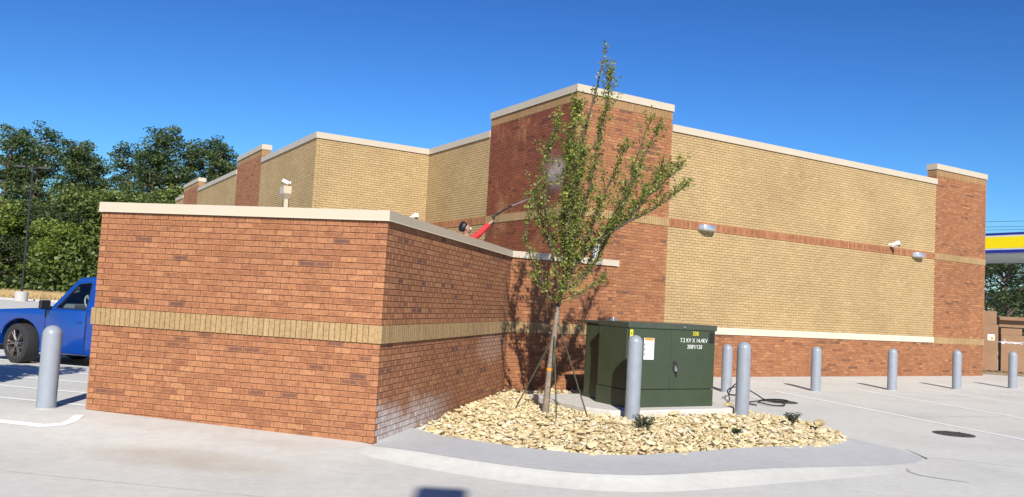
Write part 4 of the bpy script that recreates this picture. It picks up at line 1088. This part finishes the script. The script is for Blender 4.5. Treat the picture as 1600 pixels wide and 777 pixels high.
# ------------------------------------------------------------------ boxes on pallets by the far corner
def pallet_stack(c, rz, boxes, label, group='cardboard boxes on pallets'):
    z0 = gh(c[0], c[1]); o = thing('pallet', (c[0], c[1], z0), label[0], 'pallet', 'pallets by the far corner', rz)
    for y in (-.45, 0, .45): B().box((0, y, .05), (1.15, .09, .09)).build('stringer', M['wood'], o)
    for k in range(6): B().box((-.5 + k * .2, 0, .107), (.12, 1.05, .02)).build('slat', M['wood'], o)
    for i, (x, y, z, sx, sy, sz, kind) in enumerate(boxes):
        w = Matrix.Rotation(rz, 3, 'Z') @ Vector((x, y, 0))
        b_ = thing('cardboard_box', (c[0] + w.x, c[1] + w.y, z0 + .12 + z), label[1 + i], 'cardboard box', group, rz)
        if kind == 'open':
            bb = B()
            for (px, py, wx, wy) in ((0, -sy / 2, sx, .012), (0, sy / 2, sx, .012), (-sx / 2, 0, .012, sy - .02), (sx / 2, 0, .012, sy - .02)): bb.box((px, py, sz / 2), (wx, wy, sz))
            bb.box((0, 0, .01), (sx - .02, sy - .02, .012)); bb.build('carton', M['box'], b_)
            for s in (-1, 1): B().box((0, s * (sy / 2 + .10), sz + .02), (sx, .24, .008), rot=Matrix.Rotation(s * -.5, 3, 'X')).build('flap', M['box'], b_)
        else:
            B().box((0, 0, sz / 2), (sx, sy, sz)).bevel(.008, 1).build('carton', M['box'], b_)
            B().box((0, 0, sz + .001), (.06, sy + .004, .004)).build('tape', M['film'], b_)
        if kind == 'label':
            B().box((sx * .1, -sy / 2 - .004, sz * .72), (.2, .004, .2)).build('paper_label', M['white'], b_)
            B().box((sx * .1 + .03, -sy / 2 - .0075, sz * .70), (.09, .003, .09)).build('sticker', M['orange'], b_)
        if kind == 'film':
            bb = B()
            for k in range(14):
                a = random.uniform(-.5, .5) * sx; bb.box((a, -sy / 2 - .01, sz * .80 + random.gauss(0, .035)), (random.uniform(.06, .16), .008, random.uniform(.02, .05)), rot=Matrix.Rotation(random.gauss(0, .5), 3, 'Y'))
            bb.box((0, 0, sz * .8), (sx + .012, sy + .012, .05)); bb.build('film_wrap', M['film'], b_)
pallet_stack((16.42, 28.62), R(-24), [(0, -.05, 0, .52, .7, 1.55, 'label'), (-.02, -.05, 1.55, .46, .62, .45, 'plain')],
             ['wooden pallet under the tall cardboard box beside the far red pier', 'tall brown cardboard box with a paper label beside the far red pier', 'brown cardboard box on top of the tall one beside the far red pier'])
pallet_stack((17.20, 28.55), R(-24), [(.03, -.1, 0, .80, .7, 1.22, 'film'), (-.06, -.1, 1.22, .62, .5, .26, 'plain'), (.0, -.1, 1.49, .86, .6, .27, 'open')],
             ['wooden pallet under the film-wrapped box, right of the tall box', 'wide cardboard box wrapped in clear film behind the last bollard', 'flat cardboard box in the middle of the right-hand stack', 'open cardboard box with raised flaps on top of the right-hand stack'])

# ------------------------------------------------------------------ fuel canopy, beyond the far corner
dc = Vector((-.512, .859, 0)).normalized()
F0 = Vector((22.78, 40, 0)) + dc * 6
cn = thing('fuel_canopy', (F0.x, F0.y, 0), 'yellow and blue fuel station canopy beyond the far end of the shop', 'canopy', None, math.atan2(-dc.y, -dc.x))
Ln, Dpt = 22.0, 5.6      # local x runs towards the camera, local y away from the fascia
def cbx(n, z0, z1, o, mat): 
    B().box((Ln / 2, Dpt / 2, (z0 + z1) / 2), (Ln + o, Dpt + o, z1 - z0)).build(n, mat, cn)
cbx('fascia_base', 5.24, 5.36, .02, M['canopy_w']); cbx('lower_stripe', 5.25, 5.40, .05, M['canopy_b']); cbx('white_stripe', 5.401, 5.47, .03, M['canopy_w'])
cbx('fascia', 5.471, 6.02, .04, M['canopy_y']); cbx('white_stripe', 6.021, 6.10, .03, M['canopy_w']); cbx('upper_stripe', 6.101, 6.21, .05, M['canopy_b'])
B().box((Ln / 2, Dpt / 2, 5.22), (Ln - .1, Dpt - .1, .05)).build('soffit', M['canopy_u'], cn)
for k in range(3):
    B().box((3 + k * 7.5, Dpt / 2, 2.6), (.35, .35, 5.2)).build('column', M['canopy_w'], cn)
for k in range(4): B().box((2.0 + k * 5, Dpt / 2 - .8, 5.18), (.6, .6, .04)).build('soffit_light', M['white'], cn)

# ------------------------------------------------------------------ background trees
def blob(n, c, r):
    v = rng.normal(size=(n, 3)); v /= np.linalg.norm(v, axis=1)[:, None]
    return np.array(c) + v * (rng.uniform(.25, 1, n) ** .5)[:, None] * np.array(r)
def make_tree(kind, h, w, seed):
    """returns (trunk mesh, crown mesh) in local coordinates"""
    r = random.Random(seed); bb = B(); P_ = []; T_ = []
    if kind == 'pine':
        lean = Vector((r.gauss(0, .04), r.gauss(0, .04), 1)); bb.tube([lean * (h * u) for u in (0, .25, .5, .75, .97)], [.24, .20, .16, .11, .04], 7)
        for k in range(58):
            u = r.uniform(.33, 1.0); a = r.uniform(0, 6.28); reach = w * (1.2 - u) * r.uniform(.35, 1.15) + .35
            p = lean * (h * u); e = p + Vector((math.cos(a) * reach, math.sin(a) * reach, r.uniform(-.2, .7)))
            bb.tube([p, p.lerp(e, .6) + Vector((0, 0, -.1)), e], [.06, .04, .015], 4, False); tone = r.gauss(.5, .2)
            for j in range(3):
                c_ = p.lerp(e, .5 + .28 * j) + Vector((r.gauss(0, .3), r.gauss(0, .3), r.gauss(.1, .2))); n = 40
                P_.append(blob(n, c_, (r.uniform(.4, .85), r.uniform(.4, .85), r.uniform(.22, .42)))); T_ += [tone + r.gauss(0, .08)] * n
    else:
        bb.tube([(0, 0, 0), (.1, 0, h * .3), (.0, .1, h * .6), (0, 0, h * .9)], [.20, .16, .10, .03], 7)
        for k in range(44):
            u = r.uniform(.10, .98); a = r.uniform(0, 6.28); reach = w * math.sqrt(max(.05, 1 - ((u - .5) / .55) ** 2)) * r.uniform(.35, 1.05)
            p = Vector((0, 0, h * max(.12, u - .15))); e = Vector((math.cos(a) * reach, math.sin(a) * reach, h * u))
            bb.tube([p, p.lerp(e, .5) + Vector((0, 0, .2)), e], [.06, .04, .015], 4, False); tone = r.gauss(.45, .3); n = 190; s = r.uniform(.75, 1.35)
            P_.append(blob(n, e, (s, s, s * .75))); T_ += [tone] * n
    return bb, np.concatenate(P_), T_
variants = {}
for key, kind, h, w, mat, bark, sz, seed in (('pine1', 'pine', 14, 3.4, 'pine', 'pine_bark', .22, 1), ('pine2', 'pine', 14, 3.0, 'pine', 'pine_bark', .21, 2), ('pine3', 'pine', 14, 4.0, 'pine', 'pine_bark', .22, 3),
                                   ('broad1', 'broad', 8, 2.8, 'broad', 'pine_bark', .26, 4), ('broad2', 'broad', 8, 3.2, 'broad', 'bark', .26, 5), ('spring1', 'broad', 8, 2.6, 'spring', 'bark', .26, 6),
                                   ('oak1', 'broad', 8, 3.6, 'oak', 'pine_bark', .22, 8)):
    bb, pts_, T_ = make_tree(kind, h, w, seed)
    tmp_t = bb.build('trunk', M[bark], smooth=True); tmp_c = leaves('crown', pts_, sz, M[mat], None, T_, .7, .35)
    variants[key] = (tmp_t.data, tmp_c.data); bpy.data.objects.remove(tmp_t); bpy.data.objects.remove(tmp_c)
def plant(key, x, y, h, rz, label, name, group, wide=1.0):
    t_, c_ = variants[key]; h0 = 14 if key.startswith('pine') else 8
    o = thing(name, (x, y, gh(x, y) - .1), label, 'tree', group, rz); o.scale = (h / h0 * wide, h / h0 * wide, h / h0)
    for nm, me in (('trunk', t_), ('crown', c_)):
        q = bpy.data.objects.new(nm, me); COL.objects.link(q); q.parent = o
        if nm == 'crown': q['kind'] = 'stuff'
GW = 'trees of the wood behind the car park'
forest = [('pine1', -47.5, 76, 14.6, 0, 'tall dark pine at the left edge of the photo'), ('pine2', -44.3, 75, 14.6, 1, 'tall thin-crowned pine, second from the left edge'), ('pine3', -41.2, 80, 13.3, 2, 'dark pine behind the thin lamp post'),
          ('pine1', -38.6, 75, 13.3, 3, 'rounded dark pine right of the lamp post'), ('pine2', -35.2, 78, 13.6, 4, 'dark pine above the middle of the wood'), ('pine3', -33.2, 74, 12.8, 5, 'dark pine above the left end of the low wall coping'),
          ('pine1', -30.6, 75, 15.0, 2.2, 'tallest pine, standing against the sky above the low wall'), ('pine2', -28.0, 75, 14.2, 1.2, 'open-crowned pine left of the far red pier'), ('pine3', -49.5, 82, 13.0, .4, 'dark pine mostly out of frame at the far left'),
          ('pine2', -24.6, 82, 11.5, .9, 'low pine just left of the farthest brick pier'),
          ('broad1', -45.5, 69, 7.6, 0, 'mid green bushy tree at the left edge, below the pines'), ('spring1', -41.4, 66, 8.4, 1, 'bright yellow-green tree behind the lamp post'), ('oak1', -38.0, 68, 8.6, 2, 'broad dark green tree left of the low wall'),
          ('spring1', -34.8, 64, 6.6, 3, 'light green tree behind the truck roof'), ('broad1', -31.2, 68, 10.2, 4, 'mid green tree above the left end of the low wall'), ('broad2', -28.2, 66, 9.4, 5, 'bushy green tree beside the farthest brick pier'),
          ('spring1', -42.5, 63, 4.6, 2.5, 'low green tree behind the truck hood'), ('oak1', -47.0, 66, 6.0, 1.1, 'low dark tree behind the truck hood at the left edge'), ('oak1', -38.5, 62.5, 5.2, .3, 'low dark tree behind the truck windscreen'),
          ('broad1', -34.0, 72, 10.8, 1.7, 'tall mid green tree in the middle of the wood'), ('oak1', -43.2, 71, 8.8, 2.9, 'dark green tree below the second pine'), ('broad1', -25.0, 70, 7.5, 3.2, 'mid green tree hidden behind the shop end'),
          ('pine3', -45.9, 79, 13.2, 3.6, 'dark pine between the two tallest at the left edge'), ('pine1', -42.4, 83, 13.0, 4.4, 'dark pine farther back left of the lamp post'), ('pine2', -36.9, 80, 13.4, .2, 'dark pine farther back right of the lamp post'),
          ('pine3', -32.0, 80, 14.0, 5.7, 'dark pine farther back left of the tallest pine'), ('pine1', -28.9, 79, 14.6, 3.9, 'dark pine farther back right of the tallest pine'), ('pine3', -26.6, 77, 12.6, .7, 'drooping pine nearest the farthest brick pier'),
          ('broad2', -36.3, 71, 10.4, .8, 'tall green tree behind the left end of the low wall'), ('broad1', -41.0, 73, 9.6, 5.1, 'green tree filling the wood behind the lamp post'), ('broad2', -30.0, 72, 11.0, 2.4, 'tall green tree below the tallest pine')]
for k, x, y, h, rz_, lab in forest: plant(k, x, y, h * (1.03 if k[0] == 'p' else .86), rz_, lab, 'pine_tree' if k[0] == 'p' else 'broadleaf_tree', GW, 1.0 if k[0] == 'p' else 1.2)
# undergrowth closing the foot of the wood
n = 26000; ux = rng.uniform(-56, -18, n); uy = 62 + rng.normal(0, 1.2, n) + (rng.random(n) > .4) * rng.uniform(0, 16, n)
uz = rng.random(n) ** 1.5 * (2.6 + 1.3 * np.sin(ux * .9) + 1.0 * np.sin(ux * 2.3 + 1)) + .1
tag(leaves('undergrowth', np.stack([ux, uy, uz], 1), .34, M['broad'], None, .35 + .2 * np.sin(ux * 1.3), .7), 'dense undergrowth at the foot of the wood', 'undergrowth', kind='stuff')
# verge with dry grass in front of it
bb = B(); bb.quad((-75, 52, .145), (-12, 52, .145), (-12, 140, .16), (-75, 140, .16)); tag(bb.build('verge', M['grass']), kind='structure')
n = 15000; ux = rng.uniform(-48, -22, n); uy = rng.uniform(52.5, 59, n); hh = rng.uniform(.25, .65, n)
V = np.empty((n, 3, 3)); dx = rng.normal(0, .12, n); V[:, 0] = np.stack([ux - .03, uy, np.full(n, .12)], 1); V[:, 1] = np.stack([ux + .03, uy, np.full(n, .12)], 1); V[:, 2] = np.stack([ux + dx, uy + dx, .12 + hh], 1)
me = bpy.data.meshes.new('dry_grass'); me.from_pydata(V.reshape(-1, 3).tolist(), [], [(3 * i, 3 * i + 1, 3 * i + 2) for i in range(n)])
tag(link('dry_grass', me, M['grass_dry']), 'tall dry straw-coloured grass along the edge of the wood', 'grass', kind='stuff')
tag(B().box((-40, 51.8, .16), (60, .2, .16)).build('far_kerb', M['scuff']), kind='structure')
# trees right, behind the canopy
for k, x, y, h, rz_, lab in (('oak1', 34.5, 58, 7.2, 0, 'dark oak-like tree behind the canopy, next to the shop corner'), ('oak1', 38.8, 60, 7.4, 2, 'dark tree behind the canopy at the right edge'), ('oak1', 42.0, 66, 7.8, 4, 'dark tree farthest right behind the canopy')):
    plant(k, x, y, h, rz_, lab, 'broadleaf_tree', 'trees behind the fuel canopy', 1.2)
# house and fence
hs = thing('white_house', (37.2, 66, .1), 'white house with a pale gable roof seen behind the cardboard boxes', 'house', None, .3)
B().box((0, 0, 1.2), (9, 6, 2.4)).build('wall', M['house'], hs)
B().extr([(-4.9, 2.35), (0, 4.2), (4.9, 2.35)], -3.2, 3.2).build('roof', M['house'], hs)
for x in (-2.6, 2.4):
    w_ = B().box((x, -3.02, 1.4), (1.1, .05, 1.1)).build('window', M['white'], hs); B().box((x, -3.05, 1.4), (.9, .02, .9)).build('pane', M['dark_metal'], w_)
fc = thing('picket_fence', (27.9, 46, gh(0, 46)), 'white picket fence at the right edge beyond the boxes', 'fence')
for k in range(22): B().box((k * .16, 0, .55), (.08, .02, 1.1)).build('picket', M['white'], fc)
for z in (.3, .85): B().box((1.7, .03, z), (3.6, .03, .07)).build('rail', M['white'], fc)
# overhead wires
for k, (dz, dy) in enumerate(((0, 0), (-.55, .3), (-.85, .6))):
    a = Vector((28, 90 + dy, 12.3 + dz)); b_ = Vector((88, 86 + dy, 17.3 + dz)); pts_ = [a.lerp(b_, i / 16) + Vector((0, 0, -1.2 * 4 * (i / 16) * (1 - i / 16))) for i in range(17)]
    tag(B().tube(pts_, .022, 5).build('overhead_wire', M['dark_metal']), ['topmost of the three overhead wires above the canopy', 'middle one of the three overhead wires above the canopy', 'lowest of the three overhead wires above the canopy'][k], 'wire', 'overhead wires right of the shop')
# ------------------------------------------------------------------ lamp posts of the car park
def lamp_post(x, y, h, label, rz=0, heads=2, base_h=.55):
    z = gh(x, y); o = thing('lamp_post', (x, y, z), label, 'lamp post', 'car park lamp posts', rz)
    B().lathe([(.36, -.1), (.36, base_h), (.33, base_h + .03), (.0001, base_h + .03)], n=20).build('footing', M['scuff'], o)
    B().tube([(0, 0, base_h), (0, 0, h)], [.055, .045], 8).build('pole', M['dark_metal'], o)
    for s in ((-1, 1) if heads == 2 else (1,)):
        B().tube([(0, 0, h - .08), (s * .35, 0, h - .05)], .03).build('arm', M['dark_metal'], o)
        B().box((s * (.35 + .30), 0, h - .04), (.60, .45, .13)).bevel(.02, 1).build('lamp_head', M['dark_metal'], o)
lamp_post(-29.1, 50, 8.1, 'thin dark car park lamp post with two heads in front of the wood', .25)
lamp_post(.78, -5.95, 8.2, 'lamp post behind the camera whose head shadow falls at the bottom edge', R(90), 1)
# street tree left of the frame that shades the front of the truck's bay
tt = thing('bushy_tree', (-7.75, 9.15, gh(-7.75, 9.15)), 'bushy young tree left of the frame shading the bay in front of the truck', 'tree')
B().tube([(0, 0, -.1), (.03, 0, .9), (0, .02, 1.9), (0, 0, 3.0)], [.07, .06, .045, .015], 8).build('trunk', M['bark'], tt)
pp = np.concatenate([blob(700, (random.gauss(-.1, .36), random.gauss(0, .4), random.uniform(1.5, 3.3)), (.5, .5, .45)) for _ in range(18)])
leaves('crown', pp, .12, M['leaf'], tt)['kind'] = 'stuff'
